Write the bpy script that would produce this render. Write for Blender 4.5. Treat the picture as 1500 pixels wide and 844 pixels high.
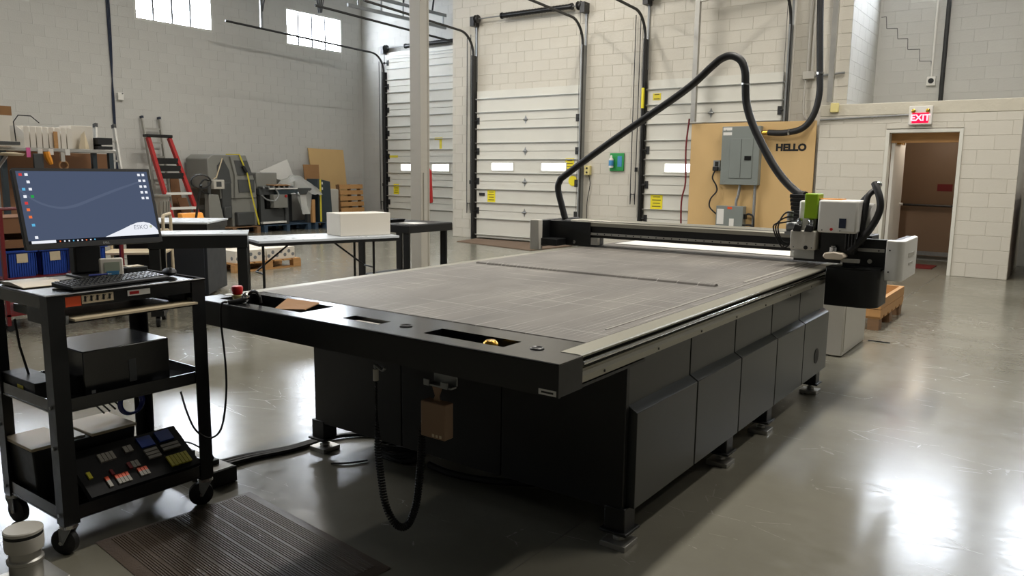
import bpy, math, random
from mathutils import Vector, Matrix
random.seed(7)
R = math.radians
scn = bpy.context.scene
for o in list(bpy.data.objects): bpy.data.objects.remove(o)
COL = scn.collection

# ------------------------------------------------------------ camera
CAM_H = 1.45
FPX = 1136.07
pitch, roll, yaw = R(8.5472), R(-0.6683), R(-35.8112)
fwd = Vector((math.sin(yaw)*math.cos(pitch), math.cos(yaw)*math.cos(pitch), -math.sin(pitch)))
rt = Vector((math.cos(yaw), -math.sin(yaw), 0))
dn = fwd.cross(rt)
rt2 = math.cos(roll)*rt + math.sin(roll)*dn
dn2 = -math.sin(roll)*rt + math.cos(roll)*dn
cam = bpy.data.objects.new('camera', bpy.data.cameras.new('camera'))
COL.objects.link(cam)
m = Matrix((( rt2.x, -dn2.x, -fwd.x, 0), (rt2.y, -dn2.y, -fwd.y, 0), (rt2.z, -dn2.z, -fwd.z, CAM_H), (0, 0, 0, 1)))
cam.matrix_world = m
cam.data.sensor_width = 36
cam.data.lens = FPX/1500*36
cam.data.clip_start = 0.05
scn.camera = cam
CAMP = Vector((0, 0, CAM_H))

# ------------------------------------------------------------ world, exposure
SKY = 1.0
WIN_EMIT = 32.0
UNSEEN_LAMP_W = 150
w = bpy.data.worlds.new('world'); scn.world = w; w.use_nodes = True
w.node_tree.nodes['Background'].inputs[0].default_value = (0.72, 0.82, 1, 1)
w.node_tree.nodes['Background'].inputs[1].default_value = SKY
vs = scn.view_settings
vs.view_transform = 'Standard'; vs.look = 'None'; vs.gamma = 1; vs.use_curve_mapping = False
vs.exposure = 0.3

# ------------------------------------------------------------ materials
def lin(c):
    return tuple(((v/255)/12.92 if v/255 <= .04045 else ((v/255+.055)/1.055)**2.4) for v in c)
MATS = {}
def pm(name, rgb, rough=.5, metal=0, var=.08, scale=9, bump=0, bscale=60, emit=0, coat=0, stretch=None, spec=.5, rvar=.1, rnd=0, trans=0, alpha=1):
    """procedural principled material: noise-varied colour, roughness and relief"""
    if name in MATS: return MATS[name]
    mt = bpy.data.materials.new(name); mt.use_nodes = True
    nt = mt.node_tree; b = nt.nodes['Principled BSDF']
    c = lin(rgb)
    tc = nt.nodes.new('ShaderNodeTexCoord'); mp = nt.nodes.new('ShaderNodeMapping')
    nt.links.new(tc.outputs['Object'], mp.inputs[0])
    if stretch: mp.inputs['Scale'].default_value = stretch
    no = nt.nodes.new('ShaderNodeTexNoise'); no.inputs['Scale'].default_value = scale; no.inputs['Detail'].default_value = 5
    nt.links.new(mp.outputs[0], no.inputs[0])
    mx = nt.nodes.new('ShaderNodeMix'); mx.data_type = 'RGBA'
    mx.inputs[6].default_value = (*[v*(1-var) for v in c], 1); mx.inputs[7].default_value = (*[min(1, v*(1+var)) for v in c], 1)
    nt.links.new(no.outputs[0], mx.inputs[0])
    out = mx.outputs[2]
    if rnd:
        oi = nt.nodes.new('ShaderNodeObjectInfo'); mr = nt.nodes.new('ShaderNodeMapRange')
        mr.inputs[3].default_value = 1-rnd; mr.inputs[4].default_value = 1+rnd
        nt.links.new(oi.outputs['Random'], mr.inputs[0])
        vm = nt.nodes.new('ShaderNodeVectorMath'); vm.operation = 'SCALE'
        nt.links.new(out, vm.inputs[0]); nt.links.new(mr.outputs[0], vm.inputs['Scale']); out = vm.outputs[0]
    nt.links.new(out, b.inputs['Base Color'])
    rr = nt.nodes.new('ShaderNodeMapRange'); rr.inputs[3].default_value = max(.02, rough-rvar); rr.inputs[4].default_value = min(1, rough+rvar)
    nt.links.new(no.outputs[0], rr.inputs[0]); nt.links.new(rr.outputs[0], b.inputs['Roughness'])
    b.inputs['Metallic'].default_value = metal
    b.inputs['Specular IOR Level'].default_value = spec
    if coat: b.inputs['Coat Weight'].default_value = coat; b.inputs['Coat Roughness'].default_value = .1
    if trans: b.inputs['Transmission Weight'].default_value = trans
    if alpha < 1: b.inputs['Alpha'].default_value = alpha
    if bump:
        n2 = nt.nodes.new('ShaderNodeTexNoise'); n2.inputs['Scale'].default_value = bscale; n2.inputs['Detail'].default_value = 4
        nt.links.new(mp.outputs[0], n2.inputs[0])
        bp = nt.nodes.new('ShaderNodeBump'); bp.inputs['Strength'].default_value = bump; bp.inputs['Distance'].default_value = .01
        nt.links.new(n2.outputs[0], bp.inputs['Height']); nt.links.new(bp.outputs[0], b.inputs['Normal'])
    if emit:
        b.inputs['Emission Color'].default_value = (*c, 1); b.inputs['Emission Strength'].default_value = emit
    MATS[name] = mt
    return mt

M_wall = pm('block_paint_grey', (194, 193, 188), .75, var=.05, scale=1.3, bump=.25, bscale=40, rnd=.02)
M_wallw = pm('block_paint_cream', (205, 200, 188), .75, var=.05, scale=1.1, bump=.3, bscale=40, rnd=.02)
M_mortar = pm('mortar_paint', (192, 191, 186), .85, var=.06, scale=3)
M_mortarw = pm('mortar_paint_cream', (196, 191, 179), .85, var=.06, scale=3)
M_black = pm('black_powder_coat', (17, 18, 19), .4, var=.12, scale=30, bump=.03, bscale=300)
M_satin = pm('black_satin_top', (18, 19, 20), .2, var=.03, scale=4, rvar=.0, spec=1.0)
M_blackm = pm('black_satin_metal', (14, 15, 16), .33, var=.12, scale=20)
M_panel = pm('charcoal_panel', (46, 49, 48), .32, var=.05, scale=3, rvar=.015)
M_rubber = pm('black_rubber', (18, 18, 19), .55, var=.15, scale=25)
M_alu = pm('brushed_aluminium', (158, 155, 142), .4, metal=.6, var=.03, scale=6, rvar=.02)
M_alum = pm('dull_aluminium', (176, 174, 168), .42, metal=.8, var=.08, scale=14)
M_chrome = pm('chrome', (215, 215, 215), .12, metal=1, var=.03, rvar=.04)
M_steel = pm('galvanised_steel', (150, 152, 152), .45, metal=.7, var=.14, scale=24)
M_dsteel = pm('dark_steel', (62, 62, 62), .45, metal=.6, var=.15, scale=20)
M_whitep = pm('white_plastic', (226, 224, 218), .4, var=.03, scale=8)
M_greyp = pm('light_grey_plastic', (188, 184, 174), .45, var=.05, scale=8)
M_doorp = pm('door_cream_paint', (214, 212, 202), .5, var=.04, scale=3)
M_col = pm('column_paint', (186, 181, 170), .5, var=.06, scale=3)
M_wood = pm('pine_wood', (186, 140, 88), .7, var=.25, scale=5, stretch=(1, 8, 8))
M_wood2 = pm('weathered_wood', (128, 98, 70), .8, var=.25, scale=6, stretch=(1, 7, 7))
M_bluepal = pm('blue_painted_wood', (52, 72, 92), .7, var=.2, scale=8)
M_card = pm('cardboard', (158, 118, 78), .85, var=.1, scale=8)
M_card2 = pm('dark_cardboard', (122, 86, 58), .85, var=.12, scale=8)
M_ply = pm('plywood_board', (206, 172, 118), .65, var=.09, scale=2.2, stretch=(1, 1, .4), bump=.05)
M_whiteb = pm('white_carton', (222, 216, 204), .7, var=.04, scale=5)
M_paper = pm('paper', (224, 222, 216), .8, var=.03, scale=12)
M_red = pm('red_paint', (172, 28, 28), .4, var=.08, scale=10)
M_dred = pm('dark_red_paint', (112, 22, 26), .45, var=.1, scale=10)
M_estop = pm('red_button_plastic', (190, 26, 24), .3, var=.05)
M_yellow = pm('yellow_sign', (232, 216, 40), .5, var=.05)
M_ystrap = pm('yellow_webbing', (216, 200, 60), .7, var=.08, scale=40)
M_yplas = pm('yellowed_plastic', (220, 206, 140), .5, var=.05)
M_blue = pm('blue_plastic', (28, 66, 156), .4, var=.1, scale=10)
M_bluec = pm('blue_cable_plastic', (28, 44, 120), .4)
M_green = pm('lime_green_cover', (140, 176, 28), .38, var=.05, spec=.4)
M_signgreen = pm('green_board', (38, 146, 74), .5, var=.06)
M_orange = pm('orange_paint', (232, 150, 36), .45, var=.08)
M_orangep = pm('orange_plastic', (222, 84, 40), .45)
M_grey = pm('machine_grey', (128, 128, 122), .5, var=.08, scale=5)
M_dgrey = pm('machine_dark_grey', (66, 68, 68), .5, var=.1, scale=6)
M_gpanel = pm('electrical_grey', (126, 132, 128), .45, var=.04, scale=5)
M_dkteal = pm('dark_teal_metal', (44, 56, 62), .45, var=.08)
M_mat = pm('brown_vinyl_mat', (94, 82, 72), .42, var=.22, scale=10, bump=.15, bscale=120)
M_brownp = pm('taupe_pendant_plastic', (142, 112, 86), .45, var=.04)
M_foam = pm('black_foam', (28, 28, 29), .9, var=.1)
M_tool_y = pm('yellow_tool_plastic', (206, 196, 60), .5)
M_tool_g = pm('grey_tool_plastic', (140, 136, 126), .5)
M_clear = pm('clear_film', (200, 200, 194), .22, var=.1, trans=.35, bump=.5, bscale=14, alpha=.75)
M_brown = pm('brown_door_paint', (130, 106, 84), .5, var=.06, scale=3)
M_tan = pm('tan_laminate', (206, 190, 160), .5, var=.04)
M_ink = pm('black_ink', (14, 14, 14), .6)
M_navy = pm('navy_plastic', (30, 40, 62), .45)
M_pink = pm('pink_note', (232, 110, 170), .8)
M_brass = pm('brass', (206, 160, 70), .25, metal=1)
M_deck = pm('roof_deck', (150, 150, 146), .7)
M_conc = pm('painted_concrete', (200, 194, 178), .8, var=.14, scale=5, bump=.5, bscale=25)
M_winframe = pm('window_frame_paint', (206, 206, 200), .5, emit=0)
M_mull = pm('mullion_metal', (96, 98, 100), .5)
M_bluelab = pm('blue_label', (70, 140, 190), .6)

def emis(name, rgb, s):
    if name in MATS: return MATS[name]
    mt = bpy.data.materials.new(name); mt.use_nodes = True
    nt = mt.node_tree; nt.nodes.remove(nt.nodes['Principled BSDF'])
    e = nt.nodes.new('ShaderNodeEmission'); e.inputs[0].default_value = (*lin(rgb), 1); e.inputs[1].default_value = s
    nt.links.new(e.outputs[0], nt.nodes['Material Output'].inputs[0]); MATS[name] = mt
    return mt
M_pane = emis('daylit_frosted_glass', (236, 244, 255), WIN_EMIT)
M_dpane = emis('daylit_door_pane', (248, 252, 255), 3.0)
M_lamp = emis('lamp_diffuser', (255, 246, 230), 6)
M_exit = emis('exit_red_glow', (255, 20, 60), 1.6)
M_exitw = emis('exit_letter_glow', (255, 180, 190), 1.6)

def floor_material():
    mt = bpy.data.materials.new('polished_concrete'); mt.use_nodes = True
    nt = mt.node_tree; b = nt.nodes['Principled BSDF']; L = nt.links.new
    tc = nt.nodes.new('ShaderNodeTexCoord')
    n1 = nt.nodes.new('ShaderNodeTexNoise'); n1.inputs['Scale'].default_value = .8; n1.inputs['Detail'].default_value = 8; n1.inputs['Roughness'].default_value = .6
    L(tc.outputs['Object'], n1.inputs[0])
    cr = nt.nodes.new('ShaderNodeValToRGB')
    cr.color_ramp.elements[0].color = (*lin((108, 105, 92)), 1); cr.color_ramp.elements[0].position = .3
    cr.color_ramp.elements[1].color = (*lin((136, 133, 121)), 1); cr.color_ramp.elements[1].position = .72
    L(n1.outputs[0], cr.inputs[0]); L(cr.outputs[0], b.inputs['Base Color'])
    # streaky burnishing and fine scratches
    mp = nt.nodes.new('ShaderNodeMapping'); mp.inputs['Scale'].default_value = (1.6, 2.4, 1); mp.inputs['Rotation'].default_value = (0, 0, .5)
    L(tc.outputs['Object'], mp.inputs[0])
    n2 = nt.nodes.new('ShaderNodeTexNoise'); n2.inputs['Scale'].default_value = 3.2; n2.inputs['Detail'].default_value = 11; n2.inputs['Roughness'].default_value = .68
    n2.inputs['Distortion'].default_value = 2.2
    L(mp.outputs[0], n2.inputs[0])
    rr = nt.nodes.new('ShaderNodeMapRange'); rr.inputs[1].default_value = .3; rr.inputs[2].default_value = .7
    rr.inputs[3].default_value = .15; rr.inputs[4].default_value = .275
    L(n2.outputs[0], rr.inputs[0])
    # long fine scratches in the polish
    vo = nt.nodes.new('ShaderNodeTexVoronoi'); vo.feature = 'DISTANCE_TO_EDGE'; vo.inputs['Scale'].default_value = 2.6; vo.inputs['Randomness'].default_value = 1
    mpv = nt.nodes.new('ShaderNodeMapping'); mpv.inputs['Scale'].default_value = (.9, 2.3, 1); mpv.inputs['Rotation'].default_value = (0, 0, .9)
    L(tc.outputs['Object'], mpv.inputs[0]); L(mpv.outputs[0], vo.inputs[0])
    sv = nt.nodes.new('ShaderNodeMapRange'); sv.inputs[1].default_value = .004; sv.inputs[2].default_value = .014; sv.inputs[3].default_value = .085; sv.inputs[4].default_value = 0
    L(vo.outputs['Distance'], sv.inputs[0])
    nm_ = nt.nodes.new('ShaderNodeMapRange'); nm_.inputs[1].default_value = .48; nm_.inputs[2].default_value = .62
    nq = nt.nodes.new('ShaderNodeTexNoise'); nq.inputs['Scale'].default_value = 2.1; L(tc.outputs['Object'], nq.inputs[0]); L(nq.outputs[0], nm_.inputs[0])
    ml_ = nt.nodes.new('ShaderNodeMath'); ml_.operation = 'MULTIPLY'; L(sv.outputs[0], ml_.inputs[0]); L(nm_.outputs[0], ml_.inputs[1])
    ad_ = nt.nodes.new('ShaderNodeMath'); ad_.operation = 'ADD'; L(rr.outputs[0], ad_.inputs[0]); L(ml_.outputs[0], ad_.inputs[1])
    L(ad_.outputs[0], b.inputs['Roughness'])
    b.inputs['Specular IOR Level'].default_value = .62
    n3 = nt.nodes.new('ShaderNodeTexNoise'); n3.inputs['Scale'].default_value = 7; n3.inputs['Detail'].default_value = 6; n3.inputs['Distortion'].default_value = .8
    L(mp.outputs[0], n3.inputs[0])
    bp = nt.nodes.new('ShaderNodeBump'); bp.inputs['Strength'].default_value = .06; bp.inputs['Distance'].default_value = .003
    L(n3.outputs[0], bp.inputs['Height']); L(bp.outputs[0], b.inputs['Normal'])
    return mt
M_floor = floor_material()

def felt_material():
    mt = bpy.data.materials.new('cutting_underlay'); mt.use_nodes = True
    nt = mt.node_tree; b = nt.nodes['Principled BSDF']; L = nt.links.new
    tc = nt.nodes.new('ShaderNodeTexCoord')
    n1 = nt.nodes.new('ShaderNodeTexNoise'); n1.inputs['Scale'].default_value = 1.5; n1.inputs['Detail'].default_value = 9; n1.inputs['Roughness'].default_value = .65
    mpf = nt.nodes.new('ShaderNodeMapping'); mpf.inputs['Scale'].default_value = (2.0, .9, 1); L(tc.outputs['Object'], mpf.inputs[0])
    L(mpf.outputs[0], n1.inputs[0])
    cr = nt.nodes.new('ShaderNodeValToRGB')
    cr.color_ramp.elements[0].color = (*lin((96, 92, 88)), 1); cr.color_ramp.elements[0].position = .3
    cr.color_ramp.elements[1].color = (*lin((126, 121, 114)), 1); cr.color_ramp.elements[1].position = .7
    L(n1.outputs[0], cr.inputs[0])
    # faint knife scores running along and across the bed
    col = cr.outputs[0]
    for i, (ax, sc, th) in enumerate((('X', 2.7, .996), ('Y', 1.9, .9965), ('X', 11, .985))):
        mp = nt.nodes.new('ShaderNodeMapping'); mp.inputs['Location'].default_value = (.31*i, .17*i, 0); mp.inputs['Rotation'].default_value = (0, 0, .004*(i+1))
        L(tc.outputs['Object'], mp.inputs[0])
        wv = nt.nodes.new('ShaderNodeTexWave'); wv.bands_direction = ax; wv.inputs['Scale'].default_value = sc; wv.inputs['Distortion'].default_value = 0.0
        L(mp.outputs[0], wv.inputs[0])
        mr = nt.nodes.new('ShaderNodeMapRange'); mr.inputs[1].default_value = th; mr.inputs[2].default_value = 1; mr.inputs[4].default_value = .62
        L(wv.outputs['Fac'], mr.inputs[0])
        nn = nt.nodes.new('ShaderNodeTexNoise'); nn.inputs['Scale'].default_value = 1.3+i; L(tc.outputs['Object'], nn.inputs[0])
        m2 = nt.nodes.new('ShaderNodeMapRange'); m2.inputs[1].default_value = .46; m2.inputs[2].default_value = .6; L(nn.outputs[0], m2.inputs[0])
        mu = nt.nodes.new('ShaderNodeMath'); mu.operation = 'MULTIPLY'; L(mr.outputs[0], mu.inputs[0]); L(m2.outputs[0], mu.inputs[1])
        mx = nt.nodes.new('ShaderNodeMix'); mx.data_type = 'RGBA'; mx.inputs[7].default_value = (*lin((206, 202, 192)), 1)
        L(mu.outputs[0], mx.inputs[0]); L(col, mx.inputs[6]); col = mx.outputs[2]
    L(col, b.inputs['Base Color'])
    b.inputs['Roughness'].default_value = .55
    n3 = nt.nodes.new('ShaderNodeTexNoise'); n3.inputs['Scale'].default_value = 260; L(tc.outputs['Object'], n3.inputs[0])
    bp = nt.nodes.new('ShaderNodeBump'); bp.inputs['Strength'].default_value = .35; bp.inputs['Distance'].default_value = .002
    L(n3.outputs[0], bp.inputs['Height']); L(bp.outputs[0], b.inputs['Normal'])
    return mt
M_felt = felt_material()

# ------------------------------------------------------------ mesh helpers
WL = {}
class MB:
    def __init__(s): s.v = []; s.f = []
    def add(s, vs, fs):
        n = len(s.v); s.v += [tuple(v) for v in vs]; s.f += [tuple(i+n for i in f) for f in fs]; return s
    def box(s, x0, x1, y0, y1, z0, z1):
        x0, x1 = min(x0, x1), max(x0, x1); y0, y1 = min(y0, y1), max(y0, y1); z0, z1 = min(z0, z1), max(z0, z1)
        return s.add([(x0,y0,z0),(x1,y0,z0),(x1,y1,z0),(x0,y1,z0),(x0,y0,z1),(x1,y0,z1),(x1,y1,z1),(x0,y1,z1)],
                     [(0,3,2,1),(4,5,6,7),(0,1,5,4),(1,2,6,5),(2,3,7,6),(3,0,4,7)])
    def prism(s, pts, ax, a, b):
        """polygon pts (2-D, in the two other axes) extruded along ax from a to b"""
        def P(p, t):
            return {'x': (t, p[0], p[1]), 'y': (p[0], t, p[1]), 'z': (p[0], p[1], t)}[ax]
        n = len(pts)
        vs = [P(p, a) for p in pts]+[P(p, b) for p in pts]
        fs = [tuple(range(n))[::-1], tuple(range(n, 2*n))]+[(i, (i+1) % n, n+(i+1) % n, n+i) for i in range(n)]
        return s.add(vs, fs)
    def quad3(s, pts, t):
        """flat polygon of 3-D points with thickness t along its normal"""
        p = [Vector(q) for q in pts]; nrm = (p[1]-p[0]).cross(p[2]-p[0]).normalized()*t; n = len(p)
        return s.add(p+[q+nrm for q in p], [tuple(range(n))[::-1], tuple(range(n, 2*n))]+[(i, (i+1) % n, n+(i+1) % n, n+i) for i in range(n)])
    def tube(s, path, r, n=8, cap=True, closed=False):
        P = [Vector(p) for p in path]; k = len(P); rs = r if isinstance(r, (list, tuple)) else [r]*k
        T = []
        for i in range(k):
            a = P[i-1] if (i > 0 or closed) else P[i]; b = P[(i+1) % k] if (i < k-1 or closed) else P[i]
            t = (b-a); T.append(t.normalized() if t.length > 1e-9 else Vector((0, 0, 1)))
        u = T[0].orthogonal().normalized(); vs = []
        for i in range(k):
            u = (u-T[i]*u.dot(T[i])); u = u.normalized() if u.length > 1e-6 else T[i].orthogonal().normalized()
            w_ = T[i].cross(u)
            for j in range(n):
                a = 2*math.pi*j/n; vs.append(P[i]+(u*math.cos(a)+w_*math.sin(a))*rs[i])
        fs = []
        for i in range(k if closed else k-1):
            for j in range(n):
                a = i*n+j; b = i*n+(j+1) % n; c = ((i+1) % k)*n+(j+1) % n; d = ((i+1) % k)*n+j
                fs.append((a, b, c, d))
        if cap and not closed:
            fs.append(tuple(range(n))[::-1]); fs.append(tuple(range((k-1)*n, k*n)))
        return s.add(vs, fs)
    def cyl(s, p0, p1, r, r1=None, n=16):
        return s.tube([p0, p1], [r, r if r1 is None else r1], n)
    def lathe(s, prof, c, n=24, ax='z'):
        vs = []
        for r, h in prof:
            for j in range(n):
                a = 2*math.pi*j/n; q = (r*math.cos(a), r*math.sin(a), h)
                if ax == 'x': q = (q[2], q[0], q[1])
                if ax == 'y': q = (q[1], q[2], q[0])
                vs.append((c[0]+q[0], c[1]+q[1], c[2]+q[2]))
        k = len(prof); fs = [(i*n+j, i*n+(j+1) % n, (i+1)*n+(j+1) % n, (i+1)*n+j) for i in range(k-1) for j in range(n)]
        fs.append(tuple(range(n))[::-1]); fs.append(tuple(range((k-1)*n, k*n)))
        return s.add(vs, fs)
    def bar(s, p0, p1, w, h, up=(0, 0, 1)):
        p0 = Vector(p0); p1 = Vector(p1); t = (p1-p0).normalized(); u = Vector(up)
        if abs(t.dot(u)) > .99: u = Vector((1, 0, 0))
        a = t.cross(u).normalized()*w/2; b = a.cross(t).normalized()*h/2
        vs = [p+q for p in (p0, p1) for q in (a+b, -a+b, -a-b, a-b)]
        return s.add(vs, [(0,1,2,3)[::-1], (4,5,6,7), (0,1,5,4), (1,2,6,5), (2,3,7,6), (3,0,4,7)])
    def sphere(s, c, r, n=12, sc=(1, 1, 1)):
        k = n//2; prof = [(max(1e-4, r*math.sin(math.pi*i/k)), -r*math.cos(math.pi*i/k)) for i in range(k+1)]
        m_ = MB().lathe(prof, (0, 0, 0), n)
        return s.add([(c[0]+v[0]*sc[0], c[1]+v[1]*sc[1], c[2]+v[2]*sc[2]) for v in m_.v], m_.f)
    def text(s, txt, size, M, bold=0):
        """flat lettering placed by matrix M (x right, y up)"""
        cu = bpy.data.curves.new('t', 'FONT'); cu.body = txt; cu.size = size; cu.align_x = 'CENTER'; cu.align_y = 'CENTER'; cu.offset = bold; cu.resolution_u = 3
        ob = bpy.data.objects.new('t', cu); COL.objects.link(ob)
        bpy.context.view_layer.update()
        me = bpy.data.meshes.new_from_object(ob.evaluated_get(bpy.context.evaluated_depsgraph_get()))
        s.add([M @ v.co for v in me.vertices], [tuple(p.vertices) for p in me.polygons])
        bpy.data.objects.remove(ob); bpy.data.curves.remove(cu); bpy.data.meshes.remove(me)
        return s
def link(me, name, mat, parent=None, loc=None, bevel=0, seg=2):
    ob = bpy.data.objects.new(name, me); COL.objects.link(ob)
    if mat and not me.materials: me.materials.append(mat)
    if parent: ob.parent = parent
    if loc: ob.location = loc
    if bevel:
        b = ob.modifiers.new('bevel', 'BEVEL'); b.width = bevel; b.segments = seg; b.limit_method = 'ANGLE'; b.angle_limit = R(40)
    return ob
def mesh(mb, off=(0, 0, 0), smooth=True):
    me = bpy.data.meshes.new('m')
    me.from_pydata([(v[0]-off[0], v[1]-off[1], v[2]-off[2]) for v in mb.v], [], mb.f)
    me.validate(); me.update()
    if smooth:
        for p in me.polygons: p.use_smooth = True
        me.set_sharp_from_angle(angle=R(38))
    return me
def part(name, mb, mat, parent, bevel=0, label=None, kind=None, local=False, seg=2):
    """a part given in world coordinates (things without rotation) or in the thing's own (local=True)"""
    off = (0, 0, 0) if local else WL[parent.name]
    ob = link(mesh(mb, off), name, mat, parent, bevel=bevel, seg=seg)
    WL[ob.name] = off
    if label: ob['label'] = label
    if kind: ob['kind'] = kind
    return ob
def thing(name, label, cat, loc=(0, 0, 0), rz=0, group=None):
    o = bpy.data.objects.new(name, None); o.empty_display_size = .1; COL.objects.link(o)
    o.location = loc; o.rotation_euler = (0, 0, rz); o['label'] = label; o['category'] = cat
    if group: o['group'] = group
    WL[o.name] = tuple(loc); return o
def solo(name, mb, mat, label, cat, group=None, bevel=0, kind=None):
    """a thing that is one mesh, its origin at its base centre"""
    xs, ys, zs = zip(*mb.v); off = ((min(xs)+max(xs))/2, (min(ys)+max(ys))/2, min(zs))
    ob = link(mesh(mb, off), name, mat, None, off, bevel)
    ob['label'] = label; ob['category'] = cat
    if group: ob['group'] = group
    if kind: ob['kind'] = kind
    WL[ob.name] = off; return ob
def struct(name, mb, mat, label=None, bevel=0):
    ob = link(mesh(mb), name, mat, None, bevel=bevel); ob['kind'] = 'structure'
    if label: ob['label'] = label
    WL[ob.name] = (0, 0, 0); return ob
def structroot(name, label=None):
    o = bpy.data.objects.new(name, None); COL.objects.link(o); o['kind'] = 'structure'; WL[o.name] = (0, 0, 0)
    if label: o['label'] = label
    return o
def copy_tree(o, parent=None):
    c = o.copy(); COL.objects.link(c)
    if parent: c.parent = parent
    WL[c.name] = WL.get(o.name, (0, 0, 0))
    for ch in o.children: copy_tree(ch, c)
    return c
def smoothpath(pts, n=6):
    """Catmull-Rom through the points"""
    P = [Vector(p) for p in pts]; out = []
    for i in range(len(P)-1):
        a = P[max(i-1, 0)]; b = P[i]; c = P[i+1]; d = P[min(i+2, len(P)-1)]
        for k in range(n):
            t = k/n
            out.append(.5*((2*b)+(c-a)*t+(2*a-5*b+4*c-d)*t*t+(3*b-a-3*c+d)*t**3))
    return out+[P[-1]]

# ------------------------------------------------------------ room shell
def subtract(rects, hole):
    out = []; a0, a1, b0, b1 = hole
    for (u0, u1, v0, v1) in rects:
        if u1 <= a0 or u0 >= a1 or v1 <= b0 or v0 >= b1: out.append((u0, u1, v0, v1)); continue
        if u0 < a0: out.append((u0, a0, v0, v1))
        if u1 > a1: out.append((a1, u1, v0, v1))
        uu0, uu1 = max(u0, a0), min(u1, a1)
        if v0 < b0: out.append((uu0, uu1, v0, b0))
        if v1 > b1: out.append((uu0, uu1, b1, v1))
    return out
def inframe(p):
    d = Vector(p)-CAMP; z = d.dot(fwd)
    if z < .1: return False
    x = FPX*d.dot(rt2)/z; y = FPX*d.dot(dn2)/z
    return abs(x) < 770 and abs(y) < 440
BH, BL = .2032, .4064
BMESH = {}; BDEEP = [False]; LWX, BWY, DWY, VWY = -16.08, 15.2, 13.3, 13.0
def block_mesh(ax, sg, w_, h_, mt):
    key = (ax, sg, round(w_, 3), round(h_, 3), mt.name)
    if key in BMESH: return BMESH[key]
    me = mesh(block_mb(ax, sg, 0, 0, 0, w_, h_), smooth=False); me.materials.append(mt); BMESH[key] = me; return me
def block_mb(ax, sg, c, u, z, w_, h_, mb=None):
    deep = c in (DWY, VWY) or (c == 0 and BDEEP[0])
    mb = mb or MB(); j, ch, d0, d1, d2 = (.002, .003, .0, .0025, .005) if deep else (.0016, .0026, .0, .0018, .0036)
    def V(uu, zz, d): return (uu, c+sg*d, zz) if ax == 'y' else (c+sg*d, uu, zz)
    a, b = w_/2-j, h_/2-j
    ring = lambda k, d: [V(u-a+k, z-b+k, d), V(u+a-k, z-b+k, d), V(u+a-k, z+b-k, d), V(u-a+k, z+b-k, d)]
    vs = ring(0, d0)+ring(0, d1)+ring(ch, d2)
    fs = [(8, 9, 10, 11)]+[(i, (i+1) % 4, 4+(i+1) % 4, 4+i) for i in range(4)]+[(4+i, 4+(i+1) % 4, 8+(i+1) % 4, 8+i) for i in range(4)]
    if (ax == 'y') == (sg > 0): fs = [f[::-1] for f in fs]
    return mb.add(vs, fs)
def block_wall(name, ax, c, sg, u0, u1, z0, z1, holes, mt, mort, thick=.2, vis=None, maxn=300, covered=()):
    rects = [(u0, u1, z0, z1)]
    for h in holes: rects = subtract(rects, h)
    mb = MB()
    for (a, b, p, q) in rects:
        if ax == 'y': mb.box(a, b, c, c-sg*thick, p, q)
        else: mb.box(c, c-sg*thick, a, b, p, q)
    wall = struct(name, mb, mort); BDEEP[0] = c in (DWY, VWY)
    items = []
    vu0, vu1, vz0, vz1 = vis or (u0, u1, z0, z1)
    for r in range(int(z1/BH)+1):
        za, zb = r*BH, min((r+1)*BH, z1)
        if zb-za < .03 or za < z0-.2 or zb < vz0 or za > vz1: continue
        za = max(za, z0)
        s = math.floor(vu0/BL)*BL-(BL/2 if r % 2 else 0)
        while s < vu1:
            a, b = max(s, u0), min(s+BL, u1); s += BL
            if b-a < .04: continue
            rr = [(a, b, za, zb)]
            for h in holes: rr = subtract(rr, h)
            for q in rr:
                if q[1]-q[0] < .03 or q[3]-q[2] < .03: continue
                uc, zc = (q[0]+q[1])/2, (q[2]+q[3])/2
                if any(q[0] >= h[0] and q[1] <= h[1] and q[2] >= h[2] and q[3] <= h[3] for h in covered): continue   # wholly behind a door or another wall
                pos = (uc, c, zc) if ax == 'y' else (c, uc, zc)
                items.append(((0 if inframe(pos) else 100)+(Vector(pos)-CAMP).length, pos, q))
    items.sort(key=lambda t: t[0])
    rest = MB(); nr = 0
    for k, (d, pos, q) in enumerate(items):
        if k < maxn and d < 100:
            link(block_mesh(ax, sg, q[1]-q[0], q[3]-q[2], mt), 'block', None, wall, pos)
        else:
            block_mb(ax, sg, c, (q[0]+q[1])/2, (q[2]+q[3])/2, q[1]-q[0], q[3]-q[2], rest); nr += 1
    if nr:
        o = link(mesh(rest, smooth=False), 'block_courses', mt, wall); o['kind'] = 'stuff'
    return wall
LWX, BWY, DWY, VWY = -16.08, 15.2, 13.3, 13.0
CEIL = 6.8
RX0, RX1, RY0 = LWX, 14.0, -14.0
struct('floor', MB().box(RX0-.2, RX1+.2, RY0-.2, BWY+.2, -.2, 0), M_floor)
struct('ceiling', MB().box(RX0-.2, RX1+.2, RY0-.2, BWY+.2, CEIL, CEIL+.2), M_deck)
WINS = [(12.69, 14.51), (8.88, 10.70), (5.07, 6.89), (1.26, 3.08), (-2.55, -.73)]
WZ0, WZ1 = 4.46, 5.36
block_wall('wall_left', 'x', LWX, 1, RY0, BWY, 0, CEIL, [(a, b, WZ0, WZ1) for a, b in WINS], M_wall, M_mortar, vis=(5.0, BWY, 0, 5.9))
FWINS = [(-2.62, -1.15), (-.5, .97)]
FZ0, FZ1 = 4.38, 5.28
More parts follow.
